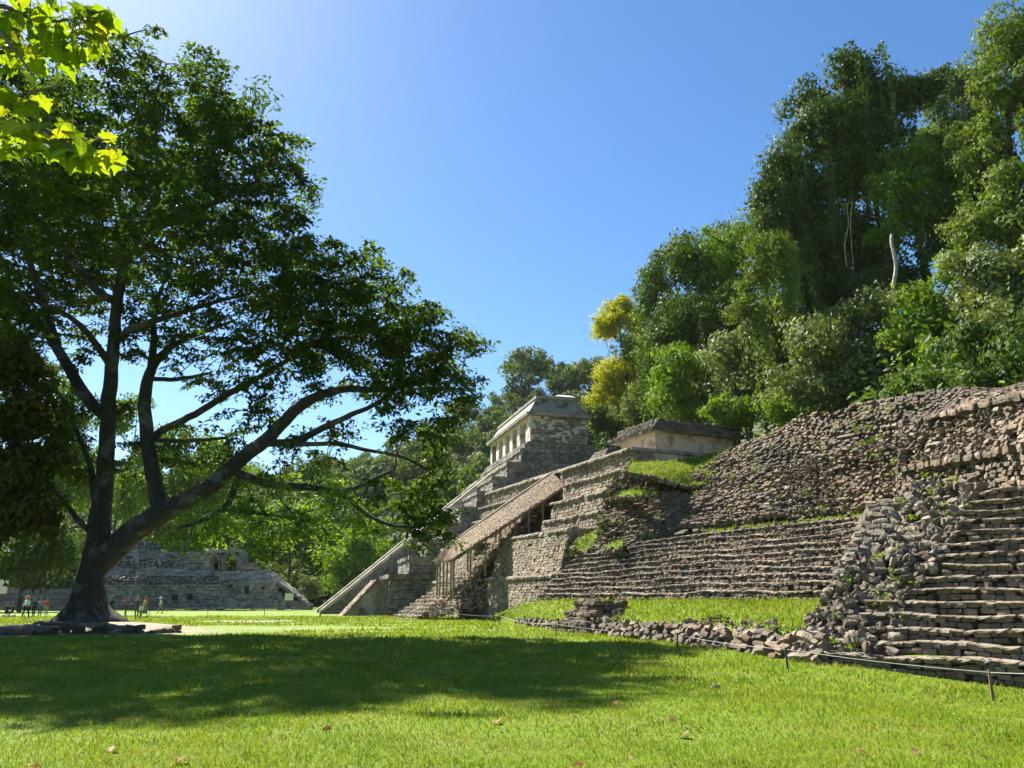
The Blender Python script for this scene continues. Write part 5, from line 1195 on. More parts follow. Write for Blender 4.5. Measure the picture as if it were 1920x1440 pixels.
# ---------------------------------------------------------------- trees on the flat, behind the big tree
BG = 'trees standing behind the palace and the big tree'
FL = [
 ('weeping_tree', 'pale yellow-green weeping tree left of the long stair ramp', [(665, 1015, 30), (690, 1040, 32), (640, 1050, 30), (675, 1075, 30), (640, 1090, 24)], 135, 'bright', .38, 30),
 ('round_bush', 'round grey-green bush at the right end of the palace', [(575, 1095, 17), (590, 1112, 16), (565, 1112, 14)], 122, 'pale', .3, 0),
 ('shade_tree', 'dark shaded tree behind the palace arches', [(500, 1020, 40), (540, 1010, 42), (580, 1040, 36), (470, 1030, 30), (610, 1010, 36)], 150, 'deep', .5, 0),
 ('sunlit_tree', 'sunlit green tree seen under the right limb of the big tree', [(340, 900, 46), (390, 930, 40), (300, 930, 40), (350, 960, 42), (330, 830, 36), (400, 850, 40), (430, 900, 42), (290, 860, 36)], 132, 'bright', .5, 0),
 ('sunlit_tree', 'sunlit green tree seen between the two stems of the big tree', [(250, 900, 36), (240, 950, 36), (262, 860, 26), (235, 800, 34), (255, 760, 26)], 136, 'bright', .5, 0),
 ('sunlit_tree', 'sunlit yellow-green tree left of the big trunk', [(110, 870, 50), (140, 930, 46), (80, 940, 50), (130, 800, 36), (60, 870, 40), (120, 740, 36), (90, 800, 40), (150, 860, 40)], 134, 'bright', .5, 0),
 ('dark_tree', 'dark russet-leaved tree drooping over the left picture edge', [(40, 700, 60), (20, 790, 66), (80, 760, 46), (30, 880, 66), (90, 860, 40), (20, 960, 66), (80, 980, 50), (-60, 860, 90), (-60, 700, 80)], 38, 'red', .26, 20),
 ('dark_tree', 'dark green low tree behind the group of people at left', [(60, 1040, 46), (110, 1050, 36), (20, 1060, 44), (100, 1000, 40), (-40, 1040, 50)], 100, 'deep', .42, 0),
 ('shade_tree', 'dark tree far behind the palace left of the arches', [(330, 1000, 36), (290, 985, 36), (400, 990, 40), (440, 1000, 36)], 160, 'mid', .5, 0),
]
for nm, lab, bl, Y, mt, lf, vn in FL:
    tree(nm, lab, bl, Y, mt, leaf=lf, vines=vn, group=BG, zbase=0.0, tr=.3)
# ================================================================== GRASS BLADES
def blade_mesh(P, h, w, lean=.45):
    n = len(P); th = rng.random(n)*2*np.pi; s_ = np.stack([np.cos(th), np.sin(th), np.zeros(n)], 1)
    ln = rng.normal(size=(n, 3))*np.array((1, 1, 0))*lean*h[:, None]
    b0 = P-s_*w[:, None]*.5; b1 = P+s_*w[:, None]*.5; m0 = P+ln*.35+np.array((0, 0, 1))*h[:, None]*.6
    tip = P+ln+np.array((0, 0, 1))*h[:, None]*(1-.25*np.abs(rng.normal(size=n)))[:, None]
    V = np.stack([b0, b1, tip+s_*w[:, None]*.12, tip-s_*w[:, None]*.12], 1).reshape(-1, 3)
    return V, np.arange(n*4).reshape(n, 4)
def dirt(X, Y):
    e = np.maximum.reduce([1-((X-TREE[0])/11)**2-((Y-TREE[1]+1)/7)**2, 1-((X+14)/8)**2-((Y-46)/4.2)**2, 1-((X+19.5)/3.6)**2-((Y-59)/3.2)**2])
    return e > .1
GB = leaf_mat('grass_blades', [(.13, .21, .011), (.175, .265, .015), (.21, .275, .026), (.1, .17, .011), (.28, .28, .06)], .35, .6, .08, (1.3, 1.25, .45), dry=.55)
Vs = []; Fs = []; n0 = 0
def lay(y0, y1, per, h, w, marg=.74, ml=1.05):
    global n0
    area = (marg+ml)/2*(y1*y1-y0*y0); n = int(area*per)
    Y = np.sqrt(y0*y0+rng.random(n)*(y1*y1-y0*y0)); X = (rng.random(n)*(marg+ml)-ml)*Y
    Z = gz(X, Y); k = ~dirt(X, Y)
    # keep off the ledge and stairs
    k &= X < np.interp(Y, [12, 15, 17.5, 21.5, 30.5, 58, 66, 95], [14, 12.6, 11.2, 7.9, 6.2, -1.2, -3, -13])-.05
    # patchy length and tufts
    P = np.stack([X, Y, Z], 1)[k]; pat = 1+.35*wob(P, .9)+.3*wob(P, 3.1)
    hh = h*np.exp(rng.normal(size=len(P))*.35)*np.clip(pat, .4, 1.8); ww = w*rng.uniform(.6, 1.3, len(P))
    V, F = blade_mesh(P, hh, ww); Vs.append(V); Fs.append(F+n0); n0 += len(V)
lay(4.5, 10, 1200, .042, .011); lay(10, 15, 600, .046, .016); lay(15, 24, 210, .065, .028); lay(24, 40, 70, .08, .05); lay(40, 75, 18, .1, .1)
tag(link('grass_blades', mesh_np('grass_blades', np.concatenate(Vs), np.concatenate(Fs)), None, GB), 'short bright grass blades of the lawn', 'grass', kind='stuff')
Vs = []; Fs = []; n0 = 0
def lay_sheet(Q, per, h, w, j0=0, j1=None):
    global n0
    A = Q[:-1, :-1]; B = Q[1:, :-1]; C = Q[:-1, 1:]; D = Q[1:, 1:]
    if j1: A, B, C, D = (q[:, j0:j1] for q in (A, B, C, D))
    A, B, C, D = (q.reshape(-1, 3) for q in (A, B, C, D)); ar = np.linalg.norm(np.cross(B-A, C-A), axis=1)
    n = int(ar.sum()*per); i = rng.choice(len(A), n, p=ar/ar.sum()); u = rng.random((n, 1)); v = rng.random((n, 1))
    P = (A[i]*(1-u)+B[i]*u)*(1-v)+(C[i]*(1-u)+D[i]*u)*v
    V, F = blade_mesh(P, h*np.exp(rng.normal(size=n)*.35), np.full(n, w)); Vs.append(V); Fs.append(F+n0); n0 += len(V)
lay_sheet(LEDGE, 110, .14, .05, 6, 22)
for q in BANKS: lay_sheet(q, 120, .13, .06)
tag(link('ledge_grass', mesh_np('ledge_grass', np.concatenate(Vs), np.concatenate(Fs)), None, GB), 'longer grass blades on the ledge and banks of the ruin', 'grass', kind='stuff')

# ================================================================== OVERHANGING LEAVES, TOP LEFT
def lobed(seed, lobes=5):
    """five-lobed leaf, folded along the midrib, blade in the xy plane, stalk at the origin"""
    r = np.random.default_rng(seed)
    half = [(0, 0), (.22, -.10), (.42, .02), (.36, .16), (.58, .34), (.50, .46), (.36, .46), (.40, .66), (.24, .70), (.12, .84), (0, 1.04)]
    V = []; n = len(half)
    for s in (-1, 1):
        for (x, y) in half:
            x2 = x*(1+r.normal()*.07); y2 = y+r.normal()*.02
            V.append((s*x2, y2, .16*x+.10*math.sin(y*3+seed)*x-.20*y*y+r.normal()*.012))
    mid = [(0, t, -.20*t*t-.02) for t in np.linspace(0, 1, n)]
    V += mid; F = []
    for s in range(2):
        for i in range(n-1):
            a, b_ = s*n+i, s*n+i+1; c, d = 2*n+i+1, 2*n+i
            F.append([a, b_, c, d] if s else [d, c, b_, a])
    return mesh_np('leaf', np.array(V), np.array(F), True)
LV = [lobed(i) for i in range(6)]
for me in LV: me.materials.append(LM['near'])
root = thing('overhanging_tree', (-6.6, 3.6, 0), 'leafy tree branch with large backlit lobed leaves hanging into the top left corner', 'tree')
tw = MB(); stem = np.array([(-6.6, 3.6, -.2), (-6.7, 3.7, 1.6), (-6.5, 3.9, 3.4), (-6.4, 4.2, 5.0), (-6.3, 4.4, 6.6), (-6.2, 4.5, 7.6)])
tw.tube(stem, [.16, .14, .12, .1, .07, .03], 9); tw.obj('trunk', M['twig'], root, True)
BR = [  # twigs traced in the photograph's corner, distance about five metres
 [(-60, 150, 5.0), (0, 175, 5.0), (50, 205, 5.0), (80, 240, 4.95), (115, 262, 4.9), (160, 262, 4.9), (205, 262, 4.85)],
 [(-60, 235, 5.2), (0, 248, 5.2), (60, 265, 5.1), (110, 290, 5.0), (150, 300, 5.0)],
 [(-60, 5, 5.0), (10, 12, 5.0), (60, 35, 5.0), (110, 40, 5.0), (160, 30, 4.9), (195, 20, 4.9)],
 [(-60, 95, 5.3), (0, 98, 5.3), (50, 90, 5.3), (110, 60, 5.2), (160, 75, 5.1), (190, 80, 5.1)],
 [(40, 200, 5.0), (55, 175, 5.0), (90, 165, 5.0), (125, 155, 5.0)],
 [(-60, 45, 4.7), (0, 60, 4.7), (40, 110, 4.7), (60, 140, 4.7)],
]
nodes2 = []
for bi, B in enumerate(BR):
    P_ = np.array([pt(a, b_, Y=y) for a, b_, y in B])
    far = stem[3+bi % 3]; P_ = np.vstack([far, (far*.4+P_[0]*.6)+np.array((0, 0, .15)), P_])
    m_ = MB(); m_.tube(P_, np.linspace(.03, .006, len(P_)), 6); m_.obj('twig', M['twig'], root, True)
    k = len(P_)-1; ts = np.linspace(.5, k, 30 if bi < 4 else 18); nodes2.append(np.stack([np.interp(ts, np.arange(k+1), P_[:, i]) for i in range(3)], 1))
allow = [(-420, -260), (100, -200), (185, -40), (215, 40), (255, 75), (215, 95), (165, 110), (150, 150), (165, 190), (220, 235), (258, 270), (250, 305), (165, 325), (140, 320), (100, 300), (40, 300), (10, 310), (-80, 300), (-420, 250)]
stk = MB(); cntl = 0
for P_ in nodes2:
    for q in P_:
        for rep in range(3):
            sz = random.uniform(.11, .20)
            off = np.array((random.gauss(0, .10), random.gauss(0, .12), random.gauss(-.06, .08))); b0 = q+off
            cpx = topx(b0+np.array((0, 0, -sz*.5)))
            if not poly_in(allow, cpx[0], cpx[1])[0] or cntl >= 290: continue
            d = unit(np.array((random.gauss(.25, .55), random.gauss(-.1, .6), random.gauss(-.65, .4))))
            nrm = unit(np.array((random.gauss(-.1, .5), random.gauss(-.35, .45), random.gauss(.7, .35)))); x_ = unit(np.cross(d, nrm)); n_ = np.cross(x_, d)
            o = bpy.data.objects.new('leaf', LV[cntl % 6]); COL.objects.link(o); o.parent = root
            m4 = np.eye(4); m4[:3, 0] = x_*sz; m4[:3, 1] = d*sz; m4[:3, 2] = n_*sz; m4[:3, 3] = b0-np.array(wloc(root))
            o.matrix_local = Matrix(m4.tolist()); stk.tube([q, (q+b0)/2+np.array((0, 0, .015)), b0], .0028, 4); cntl += 1
stk.obj('leaf_stalks', M['twig'], root)

# ================================================================== FALLEN LEAVES AND A STONE ON THE LAWN
FLM = leaf_mat('fallen_leaf', [(.2, .07, .03), (.3, .13, .05), (.24, .15, .07), (.15, .08, .04)], .2, .7, .2, (1, 1, 1))
FLV = []
for i in range(4):
    me = LV[i].copy(); me.name = 'fallen_leaf'; me.materials.clear(); me.materials.append(FLM); FLV.append(me)
FLP = [(218, 1399, 'curled russet fallen leaf on the grass in the lower left'), (1187, 1419, 'brown fallen leaf near the middle of the bottom edge'), (1720, 1408, 'left one of two close russet leaves at lower right'), (1773, 1398, 'right one of two close russet leaves at lower right'), (1607, 1407, 'small faded leaf left of the pair of russet leaves'), (1897, 1387, 'tan leaf close to the right edge of the lawn'), (1257, 1346, 'reddish leaf on the grass right of centre'), (1290, 1374, 'tiny leaf below the reddish leaf right of centre'), (55, 1436, 'brown leaf at the bottom left corner'), (1092, 1436, 'dark leaf at the bottom edge near centre'), (605, 1367, 'small brown leaf on the bright grass left of centre'), (1158, 1316, 'pale curled leaf on the lawn edge of the tree shadow'), (340, 1421, 'yellowish leaf beside the russet one at lower left'), (930, 1352, 'faint brown leaf on the grass at centre')]
for i, (a, b_, lab) in enumerate(FLP):
    p = pt(a, b_, z=.045); o = link('fallen_leaf', FLV[i % 4]); o.location = p; s_ = random.uniform(.09, .15); o.scale = (s_, s_, s_*1.6)
    o.rotation_euler = (random.uniform(-.4, .4), random.uniform(-.4, .4), random.uniform(0, 6.28)); tag(o, lab, 'leaf', 'fallen leaves on the lawn')
M['board'] = plain_mat('cream_board', (.6, .57, .47), .6, .06, 3, .05)
def pebble(name, p, sz, mat, label, seed, rz=0.0, cat='stone', group=None):
    V = block_tpl(seed, .8)*np.array(sz); o = link(name, mesh_np(name, V, LATF), None, mat); o.location = (p[0], p[1], p[2]+sz[2]*.32); o.rotation_euler.z = rz
    return tag(o, label, cat, group)
pebble('loose_stone', pt(1341, 1289, z=0), (.26, .17, .08), M['rubble'], 'small white stone lying alone on the sunlit lawn', 301, .4)

# ================================================================== ROPE BARRIERS
M['rope'] = plain_mat('pale_rope', (.3, .285, .26), .8, .2, 10, .2); M['rust'] = plain_mat('rusty_post', (.17, .09, .055), .8, .4, 14, .4); M['dark_post'] = plain_mat('dark_post', (.045, .045, .04), .7, .2, 8, .2)
def rope_fence(label, posts, h=.5, mat='dark_post', r_=.028, ext=None, tilt=0.05):
    B = [pt(a, b_, z=0) for a, b_ in posts]; B = [np.array((p[0], p[1], float(gz(p[0], p[1])))) for p in B]
    root = thing('rope_fence', B[len(B)//2], label, 'fence', 'rope barriers on the lawn'); T_ = []
    for i, p in enumerate(B):
        m_ = MB(); t = np.array((random.gauss(0, tilt)*h, random.gauss(0, tilt)*h, h)); m_.tube([p-np.array((0, 0, .2)), p+t*.5, p+t], [r_*1.1, r_, r_*.9], 8); m_.box(p+t, (r_*1.7, r_*1.7, .012))
        m_.obj('post', M['rust'] if (mat == 'rust' and i == 0) else M['dark_post'], root, True); T_.append(p+t*.93)
    if ext is not None: T_ = [ext]+T_
    for a, b_ in zip(T_[:-1], T_[1:]):
        t = np.linspace(0, 1, 9)[:, None]; L_ = np.linalg.norm(b_-a); P_ = a+(b_-a)*t; P_[:, 2] -= 4*t[:, 0]*(1-t[:, 0])*L_*.008
        m_ = MB(); m_.tube(P_, .008 if L_ < 14 else .011, 5); m_.obj('rope', M['rope'], root)
rope_fence('rope on short posts along the foot of the right ruins', [(1859, 1293), (1477, 1254), (1270, 1216), (1042, 1190), (936, 1168), (868, 1164), (792, 1159), (703, 1158), (600, 1157)], .52, 'rust', ext=pt(1990, 1262, Y=13.2))
rope_fence('nearer rope barrier crossing the far sunlit lawn', [(600, 1157), (496, 1155), (390, 1156), (279, 1157), (188, 1160)], .55, tilt=.1)
rope_fence('farther rope barrier in front of the palace', [(520, 1146), (459, 1147), (413, 1147), (368, 1147), (313, 1148)], .5)
rope_fence('short rope barrier close behind the big trunk', [(222, 1165), (237, 1164), (254, 1163)], .42)

# ================================================================== STONE RING ROUND THE TREE
root = thing('stone_ring', (TREE[0], TREE[1]-4.6, 0), 'low ring of dark stones and slabs holding the earth round the big trunk', 'stones')
st = Stones()
for a in np.linspace(-2.7, -.5, 30):
    p = np.array((TREE[0]+6.2*math.cos(a), TREE[1]+5.0*math.sin(a), 0)); p[2] = float(gz(p[0], p[1]))
    tdir = unit(np.array((-6.2*math.sin(a), 5.0*math.cos(a), 0)))
    for lv in range(2 if rng.random() < .6 else 1):
        sz = np.array((rng.uniform(.3, .7), rng.uniform(.3, .5), rng.uniform(.16, .26))); R = np.stack([tdir*sz[0], np.cross((0, 0, 1.0), tdir)*sz[1], np.array((0, 0, sz[2]))], 1)
        st.add(p+np.array((0, 0, .04+lv*.2))+rng.normal(size=3)*.06, rotm(rng.normal(size=3)*.12)@R, 'block')
for (px, py, w_) in ((115, 1170, 1.7), (168, 1171, 1.5), (225, 1176, 1.0), (88, 1182, .8)):
    p = pt(px, py, Y=36.6); st.add(np.array((p[0], p[1], max(p[2], .25))), rotm(np.array((0, 0, rng.normal()*.1)))@np.diag((w_, .55, .16)), 'block')
st.emit(root, M['stone'], 300)

# ================================================================== SIGN BOARDS
def sign(px, py0, py1, w_px, Y, label, lean=0.0):
    c = pt(px, (py0+py1)/2, Y=Y); s_ = Y/FPX*1.03; w_, h = w_px*s_, (py1-py0)*s_; zg = float(gz(c[0], c[1]))
    root = thing('sign_board', (c[0], c[1], zg), label, 'sign')
    m_ = MB(); m_.box(c, (w_, .04, h)); m_.obj('panel', M['board'], root)
    m_ = MB(); m_.box(c+np.array((0, .03, 0)), (w_+.06, .03, h+.06)); m_.obj('frame', M['dark_post'], root)
    m_ = MB(); m_.tube([(c[0]-w_*.2, Y+.06, zg-.2), (c[0]+lean*.3, Y+.06, c[2]-h*.5), (c[0]+lean, Y+.06, c[2])], .035, 7); m_.obj('post', M['dark_post'], root, True)
sign(5, 1088, 1112, 18, 52, 'cream sign board on a dark post at the left picture edge'); sign(542, 1113, 1125, 15, 112, 'small white sign board before the right end of the palace')

# ================================================================== PEOPLE
CLO = {k: plain_mat('cloth_'+k, c, .85, .12, 12, .1) for k, c in {'black': (.012, .012, .014), 'white': (.62, .62, .6), 'blue': (.05, .09, .28), 'olive': (.09, .09, .045), 'grey': (.2, .2, .21), 'red': (.45, .03, .04), 'khaki': (.3, .25, .17), 'navy': (.02, .025, .05), 'orange': (.55, .17, .05), 'brown': (.14, .07, .035), 'yellow': (.6, .35, .08), 'jeans': (.06, .08, .14)}.items()}
SKIN = {k: plain_mat('skin_'+k, c, .6, .06, 10, 0) for k, c in {'a': (.36, .2, .13), 'b': (.2, .11, .07), 'c': (.5, .32, .24)}.items()}
HAIR = plain_mat('hair_dark', (.02, .014, .01), .6, .2, 20, .1)
def skinned(name, verts, edges, radii, mat, parent, rootv=0, sub=1):
    me = bpy.data.meshes.new(name); me.from_pydata([tuple(v) for v in verts], edges, []); o = link(name, me, parent, mat)
    md = o.modifiers.new('skin', 'SKIN'); md.use_smooth_shade = True
    for i, sv in enumerate(me.skin_vertices[0].data): sv.radius = (radii[i], radii[i]); sv.use_root = (i == rootv)
    o.modifiers.new('sub', 'SUBSURF').levels = sub; o.modifiers['sub'].render_levels = sub; return o
def person(px, py, h, face, label, shirt, trousers, skin='a', hat=None, pack=None, skirt=False, pose='stand', sleeves=True, group='visitors near the big tree', Y=None, dress=None):
    p = pt(px, py, z=0) if Y is None else pt(px, py, Y=Y); p[2] = float(gz(p[0], p[1])) if Y is None else p[2]
    root = thing('person', tuple(p), label, 'person', group); s_ = h/1.75; cf, sf = math.cos(face), math.sin(face)
    def W(x, y, z): return (p[0]+s_*(x*cf-y*sf), p[1]+s_*(x*sf+y*cf), p[2]+s_*z)      # x right, y forward
    lean = .22 if pose == 'bend' else (.1 if pose == 'lean' else 0.0); sit = pose == 'sit'; hipz = .92 if not sit else .46
    k = hipz-.92
    J = {'pel': (0, 0, .92+k), 'wai': (0, .02+lean*.3, 1.10+k), 'che': (0, .03+lean*.8, 1.32+k), 'nec': (0, .03+lean*1.2, 1.48+k), 'hd1': (0, .05+lean*1.4, 1.56+k), 'hd2': (0, .06+lean*1.5, 1.66+k), 'hd3': (0, .04+lean*1.5, 1.74+k)}
    st_ = .14 if pose == 'walk' else .03
    for sd, t in (('l', -1), ('r', 1)):
        f = st_*t
        if sit: leg = [(t*.10, .05, .46), (t*.12, .45, .48), (t*.12, .42, .08), (t*.12, .60, .04)]
        else: leg = [(t*.09, 0, .86), (t*.10, f+.02, .48), (t*.10, f*1.7, .09), (t*.11, f*1.7+.15, .04)]
        for n_, q in zip(('hip', 'kne', 'ank', 'toe'), leg): J[n_+sd] = q
        fw = .30 if pose in ('lean', 'sit') else (.18 if t > 0 else .05)
        arm = [(t*.19, .02+lean, 1.42+k), (t*.27, .02+lean*.8, 1.16+k), (t*.24, fw+lean*.5, .98+k if fw < .2 else 1.08+k), (t*.23, fw+.05+lean*.5, .92+k if fw < .2 else 1.10+k)]
        if pose == 'hand_hip' and t < 0: arm = [(t*.19, .02, 1.42), (t*.40, -.04, 1.18), (t*.20, .06, 1.0), (t*.16, .09, .98)]
        if pose == 'reach' and t > 0: arm = [(t*.19, .02, 1.42), (t*.34, .12, 1.3), (t*.40, .3, 1.45), (t*.40, .34, 1.5)]
        for n_, q in zip(('sho', 'elb', 'wri', 'pal'), arm): J[n_+sd] = q
        for fi in range(5):
            q = np.array(J['pal'+sd]); J['f%d%s' % (fi, sd)] = tuple(q+np.array((t*(-.012*fi+.02) if fi else -t*.05, .02+.01*(fi == 0), -.07+.012*abs(fi-2) if fi else -.02)))
    names = list(J); ix = {n_: i for i, n_ in enumerate(names)}
    E = [('pel', 'wai'), ('wai', 'che'), ('che', 'nec'), ('nec', 'hd1'), ('hd1', 'hd2'), ('hd2', 'hd3')]
    for sd in 'lr':
        E += [('pel', 'hip'+sd), ('hip'+sd, 'kne'+sd), ('kne'+sd, 'ank'+sd), ('ank'+sd, 'toe'+sd), ('che', 'sho'+sd), ('sho'+sd, 'elb'+sd), ('elb'+sd, 'wri'+sd), ('wri'+sd, 'pal'+sd)]+[('pal'+sd, 'f%d%s' % (i, sd)) for i in range(5)]
    RD = {'pel': .13, 'wai': .115, 'che': .135, 'nec': .055, 'hd1': .075, 'hd2': .095, 'hd3': .07, 'hip': .085, 'kne': .056, 'ank': .038, 'toe': .035, 'sho': .06, 'elb': .042, 'wri': .03, 'pal': .032}
    rad = [s_*(RD.get(n_, RD.get(n_[:3], .009))) for n_ in names]
    skinned('body', [W(*J[n_]) for n_ in names], [(ix[a], ix[b_]) for a, b_ in E], rad, SKIN[skin], root)
    def cloth(nm, ns, es, grow, mat):
        iy = {n_: i for i, n_ in enumerate(ns)}; skinned(nm, [W(*J[n_]) for n_ in ns], [(iy[a], iy[b_]) for a, b_ in es], [s_*(RD.get(n_, RD.get(n_[:3], .02))*1.1+grow) for n_ in ns], CLO[mat], root)
    J['nk2'] = tuple(np.array(J['nec'])*.6+np.array(J['che'])*.4); RD['nk2'] = .075; J['pe2'] = tuple(np.array(J['pel'])+np.array((0, 0, -.06))); RD['pe2'] = .135
    sh = ['pel', 'wai', 'che', 'nk2', 'shol', 'elbl', 'shor', 'elbr']+(['wril', 'wrir'] if sleeves else [])
    es = [('pel', 'wai'), ('wai', 'che'), ('che', 'nk2'), ('che', 'shol'), ('shol', 'elbl'), ('che', 'shor'), ('shor', 'elbr')]+([('elbl', 'wril'), ('elbr', 'wrir')] if sleeves else [])
    cloth('shirt', sh, es, .012, shirt)
    if skirt:
        m_ = MB(); zs = np.linspace(1.0+k, .32, 6); V = np.array([W((.15+.12*i/5)*math.cos(t)*(1+.06*math.sin(t*7)), (.13+.12*i/5)*math.sin(t), z) for i, z in enumerate(zs) for t in np.linspace(0, 2*math.pi, 17)]).reshape(6, 17, 3); m_.grid(V); m_.obj('skirt', CLO[trousers], root, True)
    else:
        cloth('trousers', ['pe2', 'hipl', 'knel', 'ankl', 'hipr', 'kner', 'ankr'], [('pe2', 'hipl'), ('hipl', 'knel'), ('knel', 'ankl'), ('pe2', 'hipr'), ('hipr', 'kner'), ('kner', 'ankr')], .012, trousers)
    for sd in 'lr':
        a, t = np.array(J['ank'+sd]), np.array(J['toe'+sd]); m_ = MB(); m_.tube([W(*(a+(0, -.05, -.045))), W(*((a+t)/2+(0, 0, -.02))), W(*(t+(0, .03, 0)))], [s_*.04, s_*.05, s_*.03], 8); m_.obj('shoe', CLO['black'], root, True)
    hc = np.array(J['hd2'])
    def dome(nm, r0, z0, z1, mat, sq=1.0, yo=0.0, front=None):
        m_ = MB(); zs = np.linspace(0, 1, 5); V = np.array([W(hc[0]+r0*math.cos(t)*math.sqrt(max(0.0, 1-(q*.995)**2)), hc[1]+yo+r0*1.12*math.sin(t)*math.sqrt(max(0.0, 1-(q*.995)**2)), hc[2]+z0+(z1-z0)*q) for q in zs for t in np.linspace(0, 2*math.pi, 13)]).reshape(5, 13, 3); m_.grid(V); return m_.obj(nm, mat, root, True)
    dome('hair', .112, -.03, .125, HAIR, yo=-.025)
    f_ = MB(); f_.box(W(hc[0], hc[1]+.10, hc[2]-.02), (.02*s_, .035*s_, .04*s_), np.array([[cf, -sf, 0], [sf, cf, 0], [0, 0, 1]])); f_.obj('nose', SKIN[skin], root)
    for t in (-1, 1):
        m_ = MB(); m_.box(W(t*.035, hc[1]+.092, hc[2]+.0), (.02*s_, .012*s_, .01*s_), np.array([[cf, -sf, 0], [sf, cf, 0], [0, 0, 1]])); m_.obj('eye', HAIR, root)
        m_ = MB(); m_.box(W(t*.10, hc[1]-.01, hc[2]-.01), (.015*s_, .03*s_, .05*s_), np.array([[cf, -sf, 0], [sf, cf, 0], [0, 0, 1]])); m_.obj('ear', SKIN[skin], root)
    m_ = MB(); m_.box(W(0, hc[1]+.09, hc[2]-.062), (.04*s_, .01*s_, .008*s_), np.array([[cf, -sf, 0], [sf, cf, 0], [0, 0, 1]])); m_.obj('mouth', CLO['brown'], root)
    if hat:
        ht = dome('hat', .125, .02, .16, CLO[hat]); m_ = MB()
        V = np.array([W(hc[0]+r0*math.cos(t), hc[1]+r0*1.05*math.sin(t), hc[2]+.035-.02*(r0 > .15)+.012*math.sin(2*t)) for r0 in (.11, .16, .21) for t in np.linspace(0, 2*math.pi, 17)]).reshape(3, 17, 3); m_.grid(V); m_.obj('brim', CLO[hat], ht, True)
    if pack:
        m_ = MB(); V = block_tpl(5, .5)*np.array((.34, .22, .46)); V = np.array([W(v[0], v[1]-.24, v[2]+1.25+k) for v in V]); m_.add(V, LATF); m_.obj('backpack', CLO[pack], root, True)
    return root
person(206, 1159, 1.80, 2.6, 'man in black with one hand on his hip right of the trunk', 'black', 'black', 'b', pose='hand_hip', sleeves=False)
person(234, 1156, 1.72, -1.25, 'person in blue top with a red backpack and olive trousers', 'blue', 'olive', pack='red', pose='lean')
person(255, 1158, 1.72, 3.6, 'person in a brown hat and dark olive clothes beside the backpacker', 'olive', 'olive', hat='brown', pose='stand')
person(270, 1158, 1.74, 2.4, 'woman in yellow top and dark skirt at the right of the group', 'yellow', 'grey', skirt=True, sleeves=False, pose='walk')
person(263, 1161, 1.20, 1.2, 'child in white clothes standing before the woman in yellow', 'white', 'khaki')
person(300, 1150, 1.72, 2.0, 'lone person in white walking on the far sunlit lawn', 'white', 'khaki', 'c', hat='white', pose='walk', group='visitors on the far lawn')
person(47, 1160, 1.76, 2.8, 'man in white shirt, dark trousers and orange hat at left', 'white', 'black', hat='orange', pose='walk')
person(74, 1154, 1.68, .6, 'man in grey shirt and jeans leaning forward at left', 'grey', 'jeans', pose='bend')
person(86, 1152, 1.66, 2.9, 'person in red shirt left of the big trunk', 'red', 'khaki', pose='stand')
person(62, 1155, 1.66, 1.0, 'person in dark clothes behind the man in the orange hat', 'navy', 'black', pose='stand')
person(22, 1156, 1.66, 2.2, 'person in dark clothes sitting in the shade near the sign', 'black', 'brown', pose='sit')
person(11, 1157, 1.66, 4.0, 'second dark-clothed person sitting at the far left edge', 'navy', 'black', pose='sit')
# stone blocks the two sitters rest on
for px, py, lab, sd in ((22, 1157, 'grey block seat under the nearer sitting person', 311), (11, 1158, 'grey block seat under the sitter at the far left', 312)):
    p = pt(px, py, z=0); pebble('block_seat', (p[0], p[1]+.02, float(gz(p[0], p[1]))-.06), (.6, .5, .44), M['grey'], lab, sd, cat='seat')

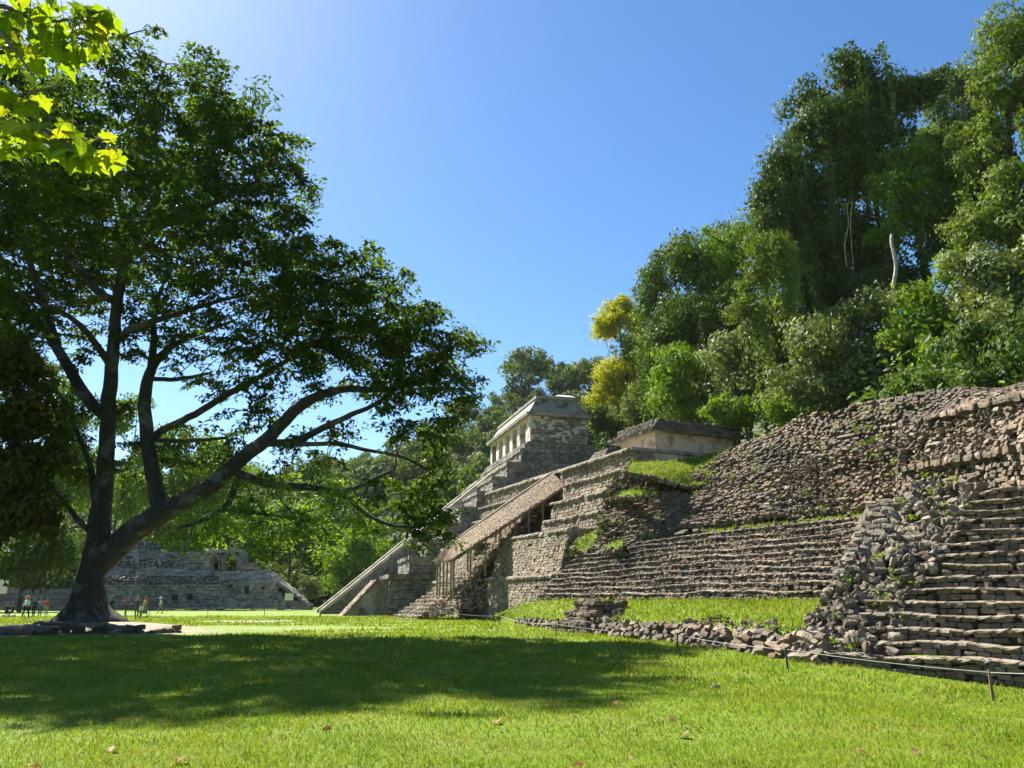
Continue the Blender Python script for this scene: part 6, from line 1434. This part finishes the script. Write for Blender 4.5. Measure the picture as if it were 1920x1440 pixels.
# ================================================================== WEEDS ROOTED AMONG THE STONES
C_ = []
def weed_at(p, n, r): C_.append(p+rng.normal(size=(n, 3))*np.array((r, r, r*.5)))
for _ in range(90):
    i = int(rng.integers(0, len(LOP)-1)); u, w_ = rng.random(), rng.random(); p = (LOP[i]*(1-u)+LOP[i+1]*u)*(1-w_)+(HIP[i]*(1-u)+HIP[i+1]*u)*w_; weed_at(p+np.array((-.25, -.25, .2)), int(rng.integers(10, 40)), rng.uniform(.1, .28))
for _ in range(26):
    i = int(rng.integers(0, len(ROW)-1)); u, w_ = rng.random()**.6, rng.random(); p = (ROW[i][0]*(1-u)+ROW[i][1]*u)*(1-w_)+(ROW[i+1][0]*(1-u)+ROW[i+1][1]*u)*w_; weed_at(p+np.array((-.1, -.15, .2)), int(rng.integers(8, 26)), rng.uniform(.06, .16))
for q in BANKS:                       # ragged creeping margins of the grass banks
    for e in (q[0], q[-1], q[:, 0], q[:, -1]):
        for p in e[::1]: weed_at(p+rng.normal(size=3)*.15, 14, .2)
for p in LEDGE[::2, 9]: weed_at(p+rng.normal(size=3)*np.array((.3, .3, .05)), 24, .2)
C_ = np.concatenate(C_); n_ = len(C_); L_ = .09*np.exp(rng.normal(size=n_)*.3)
V, Fq = leaves(C_, rdir(n_)+np.array((-.2, -.2, .7)), unit(rdir(n_)+np.array((-.2, -.3, .5))), L_, L_*.5)
tag(link('weeds', mesh_np('weeds', V, Fq), None, LM['bright']), 'small green weeds rooted among the ruin stones', 'weeds', kind='stuff')
# ================================================================== HAZE
hm = bpy.data.materials.new('air'); hm.use_nodes = True; nt = hm.node_tree; nt.nodes.remove(nt.nodes['Principled BSDF'])
pv = nt.nodes.new('ShaderNodeVolumePrincipled'); pv.inputs['Color'].default_value = (.80, .88, 1.0, 1); pv.inputs['Density'].default_value = .00006; pv.inputs['Anisotropy'].default_value = .1
nt.links.new(pv.outputs[0], nt.nodes['Material Output'].inputs['Volume'])
mb = MB(); mb.box((0, 450, 79), (1900, 1600, 162)); hz = mb.obj('haze', hm); tag(hz, 'faint blue haze in the air over the valley', 'haze', kind='stuff')
